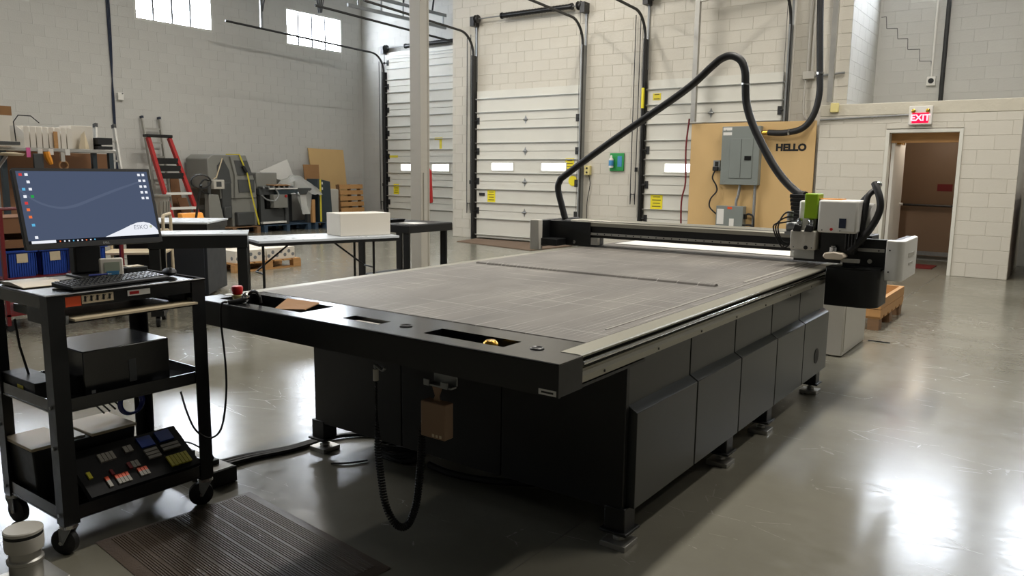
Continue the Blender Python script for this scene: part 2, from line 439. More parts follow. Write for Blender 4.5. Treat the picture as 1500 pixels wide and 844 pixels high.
block_wall('wall_back', 'y', BWY, -1, RX0, RX1, 0, CEIL, [(a, b, FZ0, FZ1) for a, b in FWINS], M_wall, M_mortar, vis=(RX0, 1.0, 0, 5.6), covered=[(-15.05, -12.3, 0, 4.5), (-11.25, -3.1, 0, 7), (-3.5, -.7, 0, 2.4)])
wd = block_wall('wall_dock', 'y', DWY, -1, -11.25, -3.1, 0, CEIL, [], M_wallw, M_mortarw, vis=(-11.25, -3.1, 0, 5.2), covered=[(-10.5, -7.97, 0, 3.12), (-6.52, -4.08, 0, 3.12)])
block_wall('wall_dock_side', 'x', -3.1, 1, DWY, BWY, 0, CEIL, [], M_wall, M_mortar, thick=.15, vis=(DWY, BWY, 2.5, 5.0))
struct('wall_dock_return', MB().box(-11.25, -11.1, DWY+.2, BWY, 0, CEIL), M_mortar)
VX0, VX1, VH = -3.41, -.70, 2.36
DO0, DO1, DOH = -2.38, -1.455, 2.09
block_wall('wall_vestibule', 'y', VWY, -1, VX0, VX1, 0, VH, [(DO0-.05, DO1+.05, 0, DOH+.06)], M_wallw, M_mortarw, thick=.2)
struct('wall_vestibule_side', MB().box(VX1-.2, VX1, VWY+.2, BWY, 0, VH), M_wallw)
struct('wall_vestibule_inner', MB().box(-2.75, -2.6, VWY+.2, BWY, 0, VH), M_brown)
struct('trim_1', MB().box(VX0, VX1, VWY-.01, BWY, VH, VH+.18), M_conc, 'chipped cream concrete cap over the vestibule', bevel=.01)
struct('wall_right', MB().box(RX1, RX1+.2, RY0, BWY, 0, CEIL), M_mortar)
struct('wall_front', MB().box(RX0, RX1, RY0-.2, RY0, 0, CEIL), M_mortar)
ck_ = [(-3.07, 4.19), (-2.99, 4.19), (-2.97, 3.99), (-2.8, 3.98), (-2.78, 3.8), (-2.62, 3.79), (-2.61, 3.61), (-2.42, 3.6), (-2.41, 3.4), (-2.23, 3.39), (-2.21, 3.21)]
mb = MB()
for p, q in zip(ck_, ck_[1:]): mb.bar((p[0], BWY-.004, p[1]), (q[0], BWY-.004, q[1]), .009, .009, (0, 1, 0))
part('stepped_crack', mb, pm('crack_dark', (92, 92, 92), .9), bpy.data.objects['wall_back'])
# floor joints
fl = bpy.data.objects['floor']
M_joint = pm('joint_filler', (96, 92, 82), .6)
for x in (-11.7, -6.6, -1.55, 3.5): part('joint', MB().box(x-.003, x+.003, RY0, VWY-.02, 0, .0006), M_joint, fl)
for y in (-2.2, 7.93): part('joint', MB().box(RX0, RX1, y-.003, y+.003, 0, .0006), M_joint, fl)

def window(n, ax, c, sg, a, b, z0, z1):
    root = structroot('window_%d' % n, 'daylit high window with painted frame and three mullions')
    def B(mb, u0, u1, d0, d1, p, q):
        return mb.box(u0, u1, c-sg*d0, c-sg*d1, p, q) if ax == 'y' else mb.box(c-sg*d0, c-sg*d1, u0, u1, p, q)
    mb = MB(); t = .05
    B(mb, a, b, .0, .2, z1-t, z1); B(mb, a, b, .0, .2, z0, z0+t); B(mb, a, a+t, 0, .2, z0+t, z1-t); B(mb, b-t, b, 0, .2, z0+t, z1-t)
    part('frame', mb, M_winframe, root)
    k = 4; st = (b-a-2*t)/k
    for i in range(k):
        part('pane', B(MB(), a+t+i*st+.01, a+t+(i+1)*st-.01, .15, .16, z0+t, z1-t), M_pane, root)
        if i: part('mullion', B(MB(), a+t+i*st-.022, a+t+i*st+.022, .11, .18, z0+t, z1-t), M_mull, root)
for i, (a, b) in enumerate(WINS): window(i+1, 'x', LWX, 1, a, b, WZ0, WZ1)
for i, (a, b) in enumerate(FWINS): window(i+6, 'y', BWY, -1, a, b, FZ0, FZ1)

# ------------------------------------------------------------ unseen ceiling lamps, mostly added as fill
def lamp(i, x, y, pw):
    t = thing('unseen_ceiling_lamp', 'unseen long white ceiling lamp hanging below the roof deck', 'lamp', (x, y, CEIL-.42), group='unseen ceiling lamps')
    part('housing', MB().prism([(-.16, .0), (.16, .0), (.09, .09), (-.09, .09)], 'y', -1.2, 1.2), M_whitep, t, local=True)
    part('diffuser', MB().box(-.14, .14, -1.18, 1.18, -.02, 0), M_lamp, t, local=True)
    for s in (-1, 1): part('hanger', MB().cyl((0, s*.9, .09), (0, s*.9, .42), .006, n=6), M_steel, t, local=True)
    L = bpy.data.lights.new('unseen_lamp_light', 'AREA'); L.shape = 'RECTANGLE'; L.size = .28; L.size_y = 2.3; L.energy = pw; L.color = (1, .95, .87)
    lo = bpy.data.objects.new('unseen_lamp_light', L); COL.objects.link(lo); lo.parent = t; lo.location = (0, 0, -.03)
for i, (x, y, p) in enumerate([(-1.85, 5.2, 1.5), (-1.85, 10.4, .75), (-7.4, 10.4, .55), (-10.2, 8.6, 1.2), (-10.2, 2.6, .9), (1.3, 5.2, .55), (3.7, 10.4, .5)]):  # row over the table read from its shadow; the others added as fill
    lamp(i, x, y, UNSEEN_LAMP_W*p)

M_strut = pm('zinc_strut', (190, 190, 184), .4, metal=.4, var=.05)
# ------------------------------------------------------------ overhead doors
def overhead_door(n, label, x0, x1, yw, joints, ztop, wins, ztrack, back, spring, hbar=.17):
    """sectional dock door standing just inside the wall face yw (facing -y)"""
    root = structroot('door_%d' % n, label)
    f0, f1 = yw-.09, yw-.04
    zb = [0.03]+joints+[ztop]
    for i in range(len(zb)-1):
        a, b = zb[i], zb[i+1]
        holes = [(p, q, c, d) for (p, q, c, d) in wins if c >= a and d <= b]
        rects = [(x0, x1, a+.004, b-.004)]
        for h in holes: rects = subtract(rects, h)
        mb = MB()
        for r in rects: mb.box(r[0], r[1], f0, f1, r[2], r[3])
        part('panel', mb, M_doorp, root)
        for h in holes:
            part('window_pane', MB().box(h[0], h[1], f0+.02, f0+.03, h[2], h[3]), M_dpane, root)
            fr = MB()
            for r in subtract([(h[0]-.025, h[1]+.025, h[2]-.025, h[3]+.025)], h): fr.box(r[0], r[1], f0-.012, f0, r[2], r[3])
            part('window_rim', fr, M_doorp, root)
    zs = []
    for j in joints: zs += [j-hbar, j+hbar]
    zs += [ztop-.17, .09]
    for z in zs:
        if z < .05 or z > ztop-.04: continue
        mb = MB().prism([(f0, z+.012), (f0-.035, z+.012), (f0-.035, z+.002), (f0-.01, z+.002), (f0-.01, z-.012), (f0, z-.012)], 'x', x0-.03, x1+.03)
        part('strut', mb, M_strut, root)
    xm = (x0+x1)/2
    for j in joints:
        mb = MB().prism([(xm-.035, j), (xm, j+.085), (xm+.035, j), (xm, j-.085)], 'y', f0, f0-.008)
        mb.cyl((xm-.05, f0-.015, j), (xm+.05, f0-.015, j), .016, n=8); part('hinge', mb, M_steel, root)
        for s, x in ((1, x0), (-1, x1)):
            mb = MB().box(x, x+s*.07, f0, f0-.012, j-.07, j+.07); mb.cyl((x+s*.02, f0-.03, j), (x-s*.07, f0-.03, j), .014, n=8)
            mb.cyl((x-s*.05, f0-.03, j), (x-s*.08, f0-.03, j), .03, n=12); part('roller_hinge', mb, M_dsteel, root)
    for s, x in ((-1, x0-.07), (1, x1+.07)):
        part('jamb_angle', MB().box(x-.012, x+.012, f0-.10, yw-.01, 0, ztrack), M_dsteel if s < 0 else M_steel, root)
        yb = f0-.05; r = .45; path = [(x, yb, .15), (x, yb, ztrack)]
        for k in range(1, 9):
            a = k/8*math.pi/2; path.append((x, yb-r*(1-math.cos(a)), ztrack+r*math.sin(a)))
        path.append((x, yb-back, ztrack+r+.12))
        part('track', MB().tube(path, .026, 6), M_dsteel, root)
        part('shaft_bracket', MB().box(x-.05, x+.05, yw-.2, yw-.01, spring-.14, spring+.05), M_dsteel, root)
        part('bracket_arm', MB().box(x-.02, x+.02, yw-.04, yw-.01, ztop+.2, spring), M_steel, root)
        d = MB().lathe([(.02, -.05), (.075, -.05), (.085, -.03), (.05, -.02), (.05, .02), (.085, .03), (.075, .05), (.02, .05)], (x-s*.09, yw-.14, spring), 16, 'x'); part('cable_drum', d, M_dsteel, root)
        part('lift_cable', MB().cyl((x-s*.06, yw-.15, .1), (x-s*.06, yw-.15, spring), .004, n=5), M_dsteel, root)
    part('shaft', MB().cyl((x0-.12, yw-.14, spring), (x1+.12, yw-.14, spring), .013, n=8), M_steel, root)
    sp = MB(); a, b = x0+(x1-x0)*.26, x1-(x1-x0)*.07
    k = 46
    sp.lathe([(.03, 0), (.065, 0), (.065, .03)]+[(.05+.006*(i % 2), .03+(b-a-.06)*i/k) for i in range(k+1)]+[(.065, b-a-.03), (.065, b-a), (.03, b-a)], (a, yw-.14, spring), 14, 'x')
    part('torsion_spring', sp, M_blackm, root)
    return root
J1 = [.61, 1.235, 1.865, 2.5]
d1 = overhead_door(1, 'cream sectional dock door beside the green bottle board', -10.5, -7.97, DWY, J1, 3.12,
                   [(-10.1, -9.54, 1.475, 1.62), (-8.83, -8.25, 1.475, 1.62)], 3.85, 3.1, 4.58)
d2 = overhead_door(2, 'cream sectional dock door behind the plywood panel', -6.52, -4.08, DWY, J1, 3.12,
                   [(-6.13, -5.55, 1.475, 1.62)], 3.85, 2.6, 4.58)
J3 = [.6, 1.205, 1.81, 2.415, 3.02, 3.625, 4.23]
d3 = overhead_door(3, 'tall cream sectional dock door behind the steel column', -15.05, -12.3, BWY, J3, 4.5,
                   [(-14.57, -13.99, 1.44, 1.61), (-13.47, -12.9, 1.44, 1.61)], 4.0, 4.7, 4.6, .165)
M_signink = pm('sign_ink', (112, 98, 28), .6)
def sign_on(root, x, y, z, w_, h_, mt=M_yellow, lines=4):
    s = part('warning_sign', MB().box(x-w_/2, x+w_/2, y-.004, y, z-h_/2, z+h_/2), mt, root, label='yellow warning sign with black lines')
    for i in range(lines):
        zz = z+h_*(.32-.64*i/max(1, lines-1)); ww = w_*(.36 if i % 2 else .3)
        part('print_line', MB().box(x-ww, x+ww, y-.005, y-.004, zz-.008, zz+.008), M_signink, s)
sign_on(d1, -10.1, DWY-.091, .93, .21, .26); sign_on(d1, -8.16, DWY-.091, 1.59, .2, .26)
s = part('reflector', MB().lathe([(.01, 0), (.1, 0), (.1, .01), (.01, .012)], (-8.08, DWY-.1, 1.28), 16, 'y'), M_yellow, d1)
sign_on(d2, -6.27, DWY-.091, .93, .24, .27)
sign_on(d2, -6.34, DWY-.091, 2.82, .16, .12, M_ystrap, 2)
part('yellow_guard', MB().box(-6.6, -6.56, DWY-.2, DWY-.15, 2.62, 2.98), M_yellow, d2)
sign_on(d3, -14.75, BWY-.091, .95, .2, .27); part('yellow_label', MB().box(-15.0, -14.68, BWY-.095, BWY-.091, 1.78, 1.84), M_ystrap, d3)
mb = MB().box(-13.38, -13.12, BWY-.096, BWY-.091, 2.22, 2.28); mb.box(-13.22, -13.14, BWY-.096, BWY-.091, 2.0, 2.22); part('yellow_label', mb, M_ystrap, d3)
part('lock_latch', MB().box(-10.42, -10.28, DWY-.11, DWY-.09, .93, .99), M_dsteel, d1)

def chain(x, y, z0, z1, lab):
    p = [(x-.05, y, z1), (x-.05, y, z0+.06), (x-.035, y, z0+.015), (x, y, z0), (x+.035, y, z0+.015), (x+.05, y, z0+.06), (x+.05, y, z1)]
    t = thing('hoist_chain', lab, 'chain', (x, y, z0))
    part('loop', MB().tube(smoothpath(p, 3), .009, 5), M_dsteel, t)
    part('keeper', MB().box(x+.035, x+.075, y-.02, y+.02, z0+.42, z0+.5), M_blackm, t)
chain(-10.75, DWY-.06, .75, 4.3, 'looped hoist chain hanging on the white pier beside the dock door with two panes')
chain(-15.32, BWY-.06, .6, 4.3, 'looped hoist chain hanging in the corner by the tall dock door')
chain(-6.78, DWY-.06, 1.05, 4.3, 'looped hoist chain hanging right of the green bottle board')

# dock mat in front of door 1
solo('dock_plate', MB().prism([(-10.4, 13.1), (-8.0, 13.1), (-8.1, 11.8), (-10.3, 12.3)], 'z', .002, .014), pm('rusty_plate', (104, 84, 66), .7, var=.2), 'brown steel plate on the floor in front of the dock door', 'floor plate')

# hanging steelwork near the roof
def truss_v(x, y, z, lab):
    t = thing('roof_hanger', lab, 'hanger', (x, y, z))
    for dx in (-.22, -.06, .12, .3): part('rod', MB().bar((x+dx*.2, y, z), (x+dx, y+dx*.5, CEIL), .035, .012), M_dsteel, t)
    part('cross_bar', MB().bar((x-.16, y, z+.3), (x+.2, y, z+.36), .03, .03), M_dsteel, t)
truss_v(-14.0, 12.0, 4.88, 'dark v-shaped roof hanger in front of the window nearest the corner')
t = thing('roof_hanger', 'punched steel hanger strap holding the long door track', 'hanger', (-15.12, 11.28, 4.55))
part('strap', MB().box(-15.14, -15.1, 11.25, 11.31, 4.56, CEIL), M_steel, t); part('brace', MB().bar((-15.12, 11.3, 4.9), (-14.6, 11.4, CEIL), .03, .03), M_dsteel, t)
t = thing('conveyor_ladder', 'horizontal ladder shaped steel frame hung behind the column', 'steel frame', (-13, 13.5, 4.9))
for z in (4.93, 5.22): part('rail', MB().bar((-13, 11.9, z), (-13, 15.1, z), .05, .07), M_steel, t)
for k in range(5): part('rung', MB().bar((-13, 12.2+k*.7, 4.93), (-13, 12.2+k*.7, 5.22), .03, .03), M_steel, t)
for k in range(3): part('stay', MB().bar((-13, 12.6+k, 5.22), (-13, 12.9+k, CEIL), .03, .03), M_dsteel, t)

# steel column
cx, cy = -7.355, 8.0
t = thing('steel_column', 'cream painted steel column standing behind the small black bench', 'column', (cx, cy, 0))
part('shaft', MB().prism([(cx-.095, cy-.09), (cx+.095, cy-.09), (cx+.095, cy-.072), (cx+.08, cy-.062), (cx+.08, cy+.062), (cx+.095, cy+.072), (cx+.095, cy+.09), (cx-.095, cy+.09)], 'z', 0, CEIL), M_col, t, bevel=.004)
part('base_plate', MB().box(cx-.17, cx+.17, cy-.17, cy+.17, 0, .02), M_col, t)
part('conduit', MB().box(cx+.08, cx+.1, cy-.03, cy+.02, .75, 1.42), M_greyp, t)
# red sleeve hung on the column's far side
mb = MB().prism([(cx-.04, 1.0), (cx+.095, 1.0), (cx+.075, 1.44), (cx+.03, 1.49), (cx-.04, 1.49)], 'y', cy+.092, cy+.17)
solo('red_fire_extinguisher_cover', mb, M_red, 'red vinyl cover hanging beside the steel column', 'cover', bevel=.02)

# left wall bits
t = thing('wall_cable', 'bundle of dark cables running down the grey block wall', 'cable', (LWX+.03, 8.33, 1.2))
for k in range(3):
    part('strand', MB().tube(smoothpath([(LWX+.03, 8.3+.02*k, 6.7), (LWX+.03, 8.31+.025*k, 4.0), (LWX+.03, 8.34-.02*k, 2.6), (LWX+.03, 8.3+.03*k, 1.2)], 4), .011, 6), M_navy, t)
t = thing('junction_box', 'small white junction box beside the wall cables', 'junction box', (LWX+.01, 8.46, 2.8))
part('body', MB().box(LWX+.009, LWX+.08, 8.4, 8.52, 2.8, 2.95), M_whitep, t, bevel=.008); part('knob', MB().cyl((LWX+.08, 8.49, 2.93), (LWX+.1, 8.49, 2.93), .012, n=8), M_blackm, t)

# ------------------------------------------------------------ dock wall fittings
DF = DWY-.01
bd = thing('plywood_backboard', 'tan plywood board lettered in black behind the electrical panel', 'board', (-4.55, DF-.2, 0))
part('sheet', MB().box(-5.58, -3.47, DF-.235, DF-.215, 0.02, 2.31), M_ply, bd)
for x in (-5.3, -3.7): part('batten', MB().box(x-.03, x+.03, DF-.215, DF, .02, 2.25), M_wood, bd)
TX = lambda x, y, z: Matrix(((1, 0, 0, x), (0, 0, 0, y), (0, 1, 0, z), (0, 0, 0, 1)))
part('lettering', MB().text('HELLO', .15, TX(-3.85, DF-.237, 1.885) @ Matrix.Diagonal((1.08, 1, 1, 1)), .0085), M_ink, bd, label='black HELLO lettering')
BF = DF-.236
ep = thing('electrical_panel', 'grey electrical breaker panel on the plywood board', 'electrical panel', (-4.65, BF-.1, 1.27))
part('box', MB().box(-4.97, -4.32, BF-.13, BF, 1.27, 2.24), M_gpanel, ep, bevel=.006)
dr = part('door', MB().box(-4.82, -4.43, BF-.14, BF-.13, 1.38, 2.04), M_gpanel, ep, bevel=.004)
part('latch', MB().box(-4.56, -4.45, BF-.15, BF-.14, 1.68, 1.75), M_blackm, dr)
part('door_seam', MB().box(-4.626, -4.62, BF-.1415, BF-.14, 1.39, 2.03), M_dsteel, dr)
for z in (2.2, 2.12): part('label_plate', MB().box(-4.95, -4.8, BF-.133, BF-.13, z-.025, z+.025), M_paper, ep)
for x in (-4.9, -4.38):
    for z in (1.33, 2.18): part('screw', MB().cyl((x, BF-.13, z), (x, BF-.136, z), .01, n=8), M_steel, ep)
sw = thing('disconnect_switch', 'grey disconnect switch box below the breaker panel', 'switch box', (-4.76, BF-.1, .48))
part('box', MB().box(-5.0, -4.53, BF-.16, BF, .45, .91), M_gpanel, sw, bevel=.006)
part('red_tag', MB().box(-4.8, -4.72, BF-.163, BF-.16, .86, .9), M_orangep, sw)
part('warning_label', MB().box(-4.98, -4.86, BF-.163, BF-.16, .6, .86), M_paper, sw); part('rating_plate', MB().box(-4.76, -4.68, BF-.163, BF-.16, .56, .7), M_paper, sw)
part('handle', MB().box(-4.53, -4.49, BF-.12, BF-.06, .7, .78), M_blackm, sw)
ol = thing('wall_outlet', 'grey power outlet with black plug left of the breaker panel', 'outlet', (-5.07, BF-.03, 1.5))
part('box', MB().box(-5.13, -5.01, BF-.06, BF, 1.5, 1.68), M_steel, ol, bevel=.004); part('socket', MB().box(-5.1, -5.04, BF-.064, BF-.06, 1.58, 1.66), M_ink, ol)
cd = thing('plug_cable', 'black plug cable looping from outlet down to the switch box', 'cable', (-5.1, BF-.1, .75))
part('plug', MB().box(-5.12, -5.03, BF-.12, BF-.061, 1.5, 1.57), M_rubber, cd, bevel=.01)
part('cord', MB().tube(smoothpath([(-5.08, BF-.1, 1.5), (-5.12, BF-.09, 1.38), (-5.05, BF-.08, 1.25), (-5.04, BF-.08, 1.15), (-5.14, BF-.08, 1.02), (-5.15, BF-.08, .88), (-5.02, BF-.08, .76)], 5), .014, 6), M_rubber, cd)
cn = thing('conduit_pipe', 'bent metal conduit pipe between breaker panel and switch box', 'conduit', (-4.67, BF-.06, .9))
part('pipe', MB().tube(smoothpath([(-4.64, BF-.06, 1.27), (-4.66, BF-.06, 1.1), (-4.69, BF-.06, 1.0), (-4.69, BF-.06, .91)], 4), .024, 8), M_steel, cn)
cn = thing('conduit_pipe', 'straight metal conduit pipe right of the switch box', 'conduit', (-4.4, BF-.06, .1))
part('pipe', MB().cyl((-4.38, BF-.06, .2), (-4.38, BF-.06, 1.27), .026, n=8), M_steel, cn)
for k, z in enumerate((.78, .6)):
    solo('motor_lead', MB().tube(smoothpath([(-4.527 if k else -4.485, BF-.1-.05*k, z), (-4.42+.06*k, BF-.1-.06*k, z), (-4.36-.06*k, BF-.11-.08*k, z-.08), (-4.35-.06*k, BF-.11-.08*k, .3)], 5), .016, 6), M_rubber,
         'black motor lead leaving the %s of the switch box' % ('middle', 'foot')[k], 'cable')
# strut posts, conduits on the dock wall
def strut_post(x, y, z0, z1, lab):
    t = thing('strut_post', lab, 'post', (x, y, z0))
    part('channel', MB().prism([(x-.04, y-.04), (x+.04, y-.04), (x+.04, y+.04), (x+.03, y+.04), (x+.03, y-.03), (x-.03, y-.03), (x-.03, y+.04), (x-.04, y+.04)], 'z', z0, z1), M_alum, t)
    for k in range(int((z1-z0)/.12)): part('slot', MB().box(x-.045, x-.04, y-.02, y+.012, z0+.04+k*.12, z0+.11+k*.12), M_navy, t)
strut_post(-5.53, DF-.3, 2.34, 5.4, 'slotted steel strut post above the left end of the plywood board')
strut_post(-3.33, DF-.1, 2.6, 5.4, 'slotted steel strut post beside the hanging black hose')
solo('strut_beam', MB().bar((-5.53, DF-.3, 4.36), (-3.9, DF-.3, 4.52), .06, .06), M_alum, 'steel strut beam crossing high above the plywood board', 'beam')
for k, x in enumerate((-3.97, -3.72, -3.65)):
    solo('wall_conduit', MB().cyl((x, DF-.03, (0, 3.1, 3.1)[k]), (x, DF-.03, 6.7), .022, n=8), M_greyp, ('long cream conduit at the edge of the dock door', 'cream conduit rising from the box near the black hose', 'second cream conduit rising from the box near the black hose')[k], 'conduit')
t = thing('junction_box', 'cream junction box on the wall near the black hose', 'junction box', (-3.7, DF-.03, 2.98)); part('body', MB().box(-3.78, -3.6, DF-.09, DF, 2.98, 3.1), M_greyp, t, bevel=.006)
part('side_conduit', MB().cyl((-3.6, DF-.04, 3.02), (-3.15, DF-.04, 3.05), .018, n=8), M_steel, t)
part('drop_conduit', MB().tube(smoothpath([(-3.74, DF-.04, 2.98), (-3.74, DF-.04, 2.5), (-3.7, DF-.04, 2.36), (-3.6, DF-.04, 2.33)], 4), .016, 6), M_greyp, t)
hz = thing('flexible_conduit', 'thick black flexible conduit curving from above into the breaker panel', 'conduit', (-3.7, 13.0, 2.1))
hp = [(-3.52, 12.9, 5.6), (-3.5, 12.9, 4.16), (-3.44, 12.9, 3.12), (-3.42, 12.9, 2.7), (-3.49, 12.9, 2.38), (-3.65, 12.9, 2.18), (-3.93, 12.93, 2.12), (-4.2, 12.96, 2.13)]
part('hose', MB().tube(smoothpath(hp, 6), .05, 10), M_rubber, hz)
for q in ((-3.43, 12.9, 3.02), (-3.85, 12.92, 2.125)): part('clamp', MB().cyl((q[0]-.0, q[1], q[2]-.015), (q[0], q[1], q[2]+.015), .058, n=12) if q[2] > 3 else MB().cyl((q[0]-.015, q[1], q[2]), (q[0]+.015, q[1], q[2]), .058, n=12), M_chrome, hz)
part('gland', MB().cyl((-4.2, 12.96, 2.13), (-4.315, 12.98, 2.13), .036, n=10), M_brass, hz)
# green bottle board and door control
gb = thing('bottle_board', 'green wall board holding a small eyewash bottle', 'first aid board', (-7.15, DF-.01, 1.48))
part('backboard', MB().box(-7.3, -7.0, DF-.03, DF, 1.48, 1.82), M_signgreen, gb, bevel=.008)
bt = part('bottle', MB().lathe([(.02, 1.54), (.045, 1.545), (.045, 1.7), (.02, 1.73), (.018, 1.77), (.001, 1.78)], (-7.24, DF-.08, 0), 12), M_whitep, gb)
part('bottle_label', MB().lathe([(.046, 1.58), (.0465, 1.59), (.0465, 1.67), (.046, 1.68)], (-7.24, DF-.08, 0), 12), M_bluelab, bt)
part('leaflet', MB().box(-7.13, -7.04, DF-.034, DF-.03, 1.56, 1.76), M_bluelab, gb)
pc = thing('door_control', 'small cream push button door control with thin hanging wire', 'switch box', (-7.77, DF-.04, 1.4))
part('box', MB().box(-7.83, -7.71, DF-.08, DF, 1.4, 1.58), M_yplas, pc, bevel=.006)
for z in (1.45, 1.53): part('button', MB().cyl((-7.77, DF-.08, z), (-7.77, DF-.095, z), .018, n=10), M_ink, pc)
part('wire', MB().tube(smoothpath([(-7.75, DF-.03, 1.4), (-7.72, DF-.03, 1.2), (-7.78, DF-.03, .8), (-7.76, DF-.03, .1)], 5), .008, 5), M_dsteel, pc)
rc = solo('air_hose', MB().tube(smoothpath([(-5.62, DF-.26, 2.4), (-5.66, DF-.26, 1.9), (-5.64, DF-.26, 1.3), (-5.7, DF-.26, .95), (-5.68, DF-.26, .3)], 6), .016, 6), M_dred, 'dark red air hose hanging down the left edge of the plywood board', 'hose')

# ------------------------------------------------------------ exit door, sign
er = structroot('door_4', 'open white exit door in the cream vestibule wall')
fr = MB(); y0, y1 = VWY-.02, VWY+.18
fr.box(DO0-.05, DO0, y0, y1, 0, DOH+.05); fr.box(DO1, DO1+.05, y0, y1, 0, DOH+.05); fr.box(DO0, DO1, y0, y1, DOH, DOH+.05)
part('frame', fr, M_doorp, er, bevel=.004)
leaf = part('leaf', MB().box(DO0+.005, DO0+.05, VWY+.2, VWY+1.1, .01, DOH-.02), M_whitep, er)
part('handle', MB().cyl((DO0+.05, VWY+1.0, 1.0), (DO0+.1, VWY+1.0, 1.0), .025, n=10), M_chrome, leaf)
part('closer', MB().box(DO0+.05, DO0+.11, VWY+.35, VWY+.7, DOH-.16, DOH-.09), M_brass, leaf)
part('header', MB().box(DO0, DO1, VWY+.182, VWY+.3, DOH-.14, DOH), M_wood, er)
od = structroot('door_5', 'brown outer door with push bar inside the vestibule')
part('leaf', MB().box(-2.55, -.95, BWY-.1, BWY-.05, .08, 2.2), M_brown, od)
part('push_bar', MB().tube([(-2.5, BWY-.1, .96), (-2.5, BWY-.17, .96), (-1.7, BWY-.17, .95), (-1.7, BWY-.1, .95)], .02, 8), M_dsteel, od)
part('kick_plate', MB().box(-2.5, -1.0, BWY-.104, BWY-.1, .09, .16), M_steel, od)
part('notice', MB().box(-1.95, -1.72, BWY-.104, BWY-.1, 1.2, 1.32), M_dred, od)
struct('ceiling_vestibule', MB().box(-2.6, VX1-.2, VWY+.2, BWY, 2.3, 2.34), M_brown)
solo('door_mat', MB().box(-2.3, -1.75, 13.7, 14.3, .001, .012), M_dred, 'dark red door mat on the vestibule floor', 'mat')
vl = thing('vestibule_fill_lamp', 'added small round fill lamp under the vestibule ceiling', 'lamp', (-1.85, 14.0, 2.25))
part('dome', MB().lathe([(.001, 2.24), (.09, 2.25), (.12, 2.28), (.12, 2.298), (.001, 2.299)], (-1.85, 14.0, 0), 20), M_lamp, vl)
L = bpy.data.lights.new('vestibule_fill_light', 'POINT'); L.energy = 9; L.color = (1, .86, .7); L.shadow_soft_size = .1  # added fill lamp that brightens the vestibule inside
lo = bpy.data.objects.new('vestibule_fill_light', L); COL.objects.link(lo); lo.parent = vl; lo.location = (0, 0, -.13)
es = thing('exit_sign', 'white exit sign with glowing red letters above the open door', 'sign', (-1.98, VWY-.05, 2.19))
part('housing', MB().box(-2.13, -1.82, VWY-.07, VWY-.012, 2.2, 2.47), M_whitep, es, bevel=.008)
fc = part('face', MB().box(-2.085, -1.865, VWY-.075, VWY-.07, 2.225, 2.37), M_exit, es, label='glowing red face reading EXIT')
part('lettering', MB().text('EXIT', .125, TX(-1.975, VWY-.0765, 2.297), .004), M_exitw, fc)
for x in (-2.07, -1.88): part('spot_lamp', MB().lathe([(.012, 0), (.028, .01), (.028, .04), (.01, .05)], (x, VWY-.1, 2.4), 12, 'y'), M_brass, es)
solo('sign_conduit', MB().cyl((-3.4, VWY-.03, 2.31), (-2.14, VWY-.03, 2.35), .014, n=8), M_steel, 'thin conduit running along the cream wall to the exit sign', 'conduit')
solo('alarm_box', MB().box(-3.25, -3.13, VWY-.07, VWY-.012, 2.42, 2.56), M_yplas, 'small yellowed plastic alarm box near the exit sign conduit', 'alarm box', bevel=.008)
t = thing('gas_pipe', 'dark vertical pipe on the high wall behind the vestibule', 'pipe', (-2.03, BWY-.06, 2.6)); part('pipe', MB().cyl((-2.03, BWY-.06, 2.55), (-2.03, BWY-.06, 6.7), .035, n=10), M_dsteel, t)
t = thing('wall_outlet', 'small outlet on a thin conduit beside the dark vertical pipe', 'outlet', (-2.2, BWY-.03, 3.0)); part('conduit', MB().cyl((-2.2, BWY-.03, 3.12), (-2.2, BWY-.03, 6.7), .018, n=8), M_whitep, t)
part('box', MB().box(-2.27, -2.13, BWY-.06, BWY-.01, 2.98, 3.13), M_whitep, t, bevel=.005); part('socket', MB().cyl((-2.2, BWY-.06, 3.055), (-2.2, BWY-.066, 3.055), .045, n=12), M_ink, t)
# leaning boards at the far right
for k in range(3):
    x = -.6+.09*k
    solo('leaning_board', MB().quad3([(x+.16, 13.0, 0.02), (x+.16, 14.6, 0.02), (x, 14.6, 1.25-.1*k), (x, 13.0, 1.25-.1*k)], .02), M_card2 if k < 2 else M_dgrey, ('brown board leaning flat on the vestibule side wall', 'brown board in the middle of the leaning stack', 'dark grey board at the front of the leaning stack')[k], 'board')

# ------------------------------------------------------------ flatbed cutting table
TZ = .87
XL, XR = -3.165, -1.235
YB, YE = 2.55, 5.40
ct = thing('cutting_table', 'long black flatbed cutting table with grey worn bed and aluminium side rails', 'cutting table', (-2.2, 4.0, 0))
FY = (2.59, 3.67, 4.29, 5.3)
for x in (-1.335, -3.065):
    for y in FY:
        mb = MB().box(x-.045, x+.045, y-.045, y+.045, .065, .168); mb.box(x-.06, x+.06, y-.06, y+.06, .062, .075)
        lg = part('leg', mb, M_black, ct, bevel=.004)
        mb = MB().box(x-.055, x+.055, y-.055, y+.055, 0, .022); mb.cyl((x, y, .022), (x, y, .07), .014, n=10)
        mb.lathe([(.02, .022), (.026, .024), (.026, .036), (.02, .04)], (x, y, 0), 6)
        part('levelling_foot', mb, M_alum, lg, bevel=.002)
part('body_frame', MB().box(-3.06, -1.34, YB+.03, YE-.02, .17, .80), M_blackm, ct)
fx = (-3.09, -2.472, -1.889, -1.30)
for i in range(3): part('front_panel', MB().box(fx[i]+.003, fx[i+1]-.003, YB, YB+.028, .155, .745), M_black, ct, bevel=.003)
sy = (2.578, 3.166, 3.72, 4.293, 4.83, 5.40)
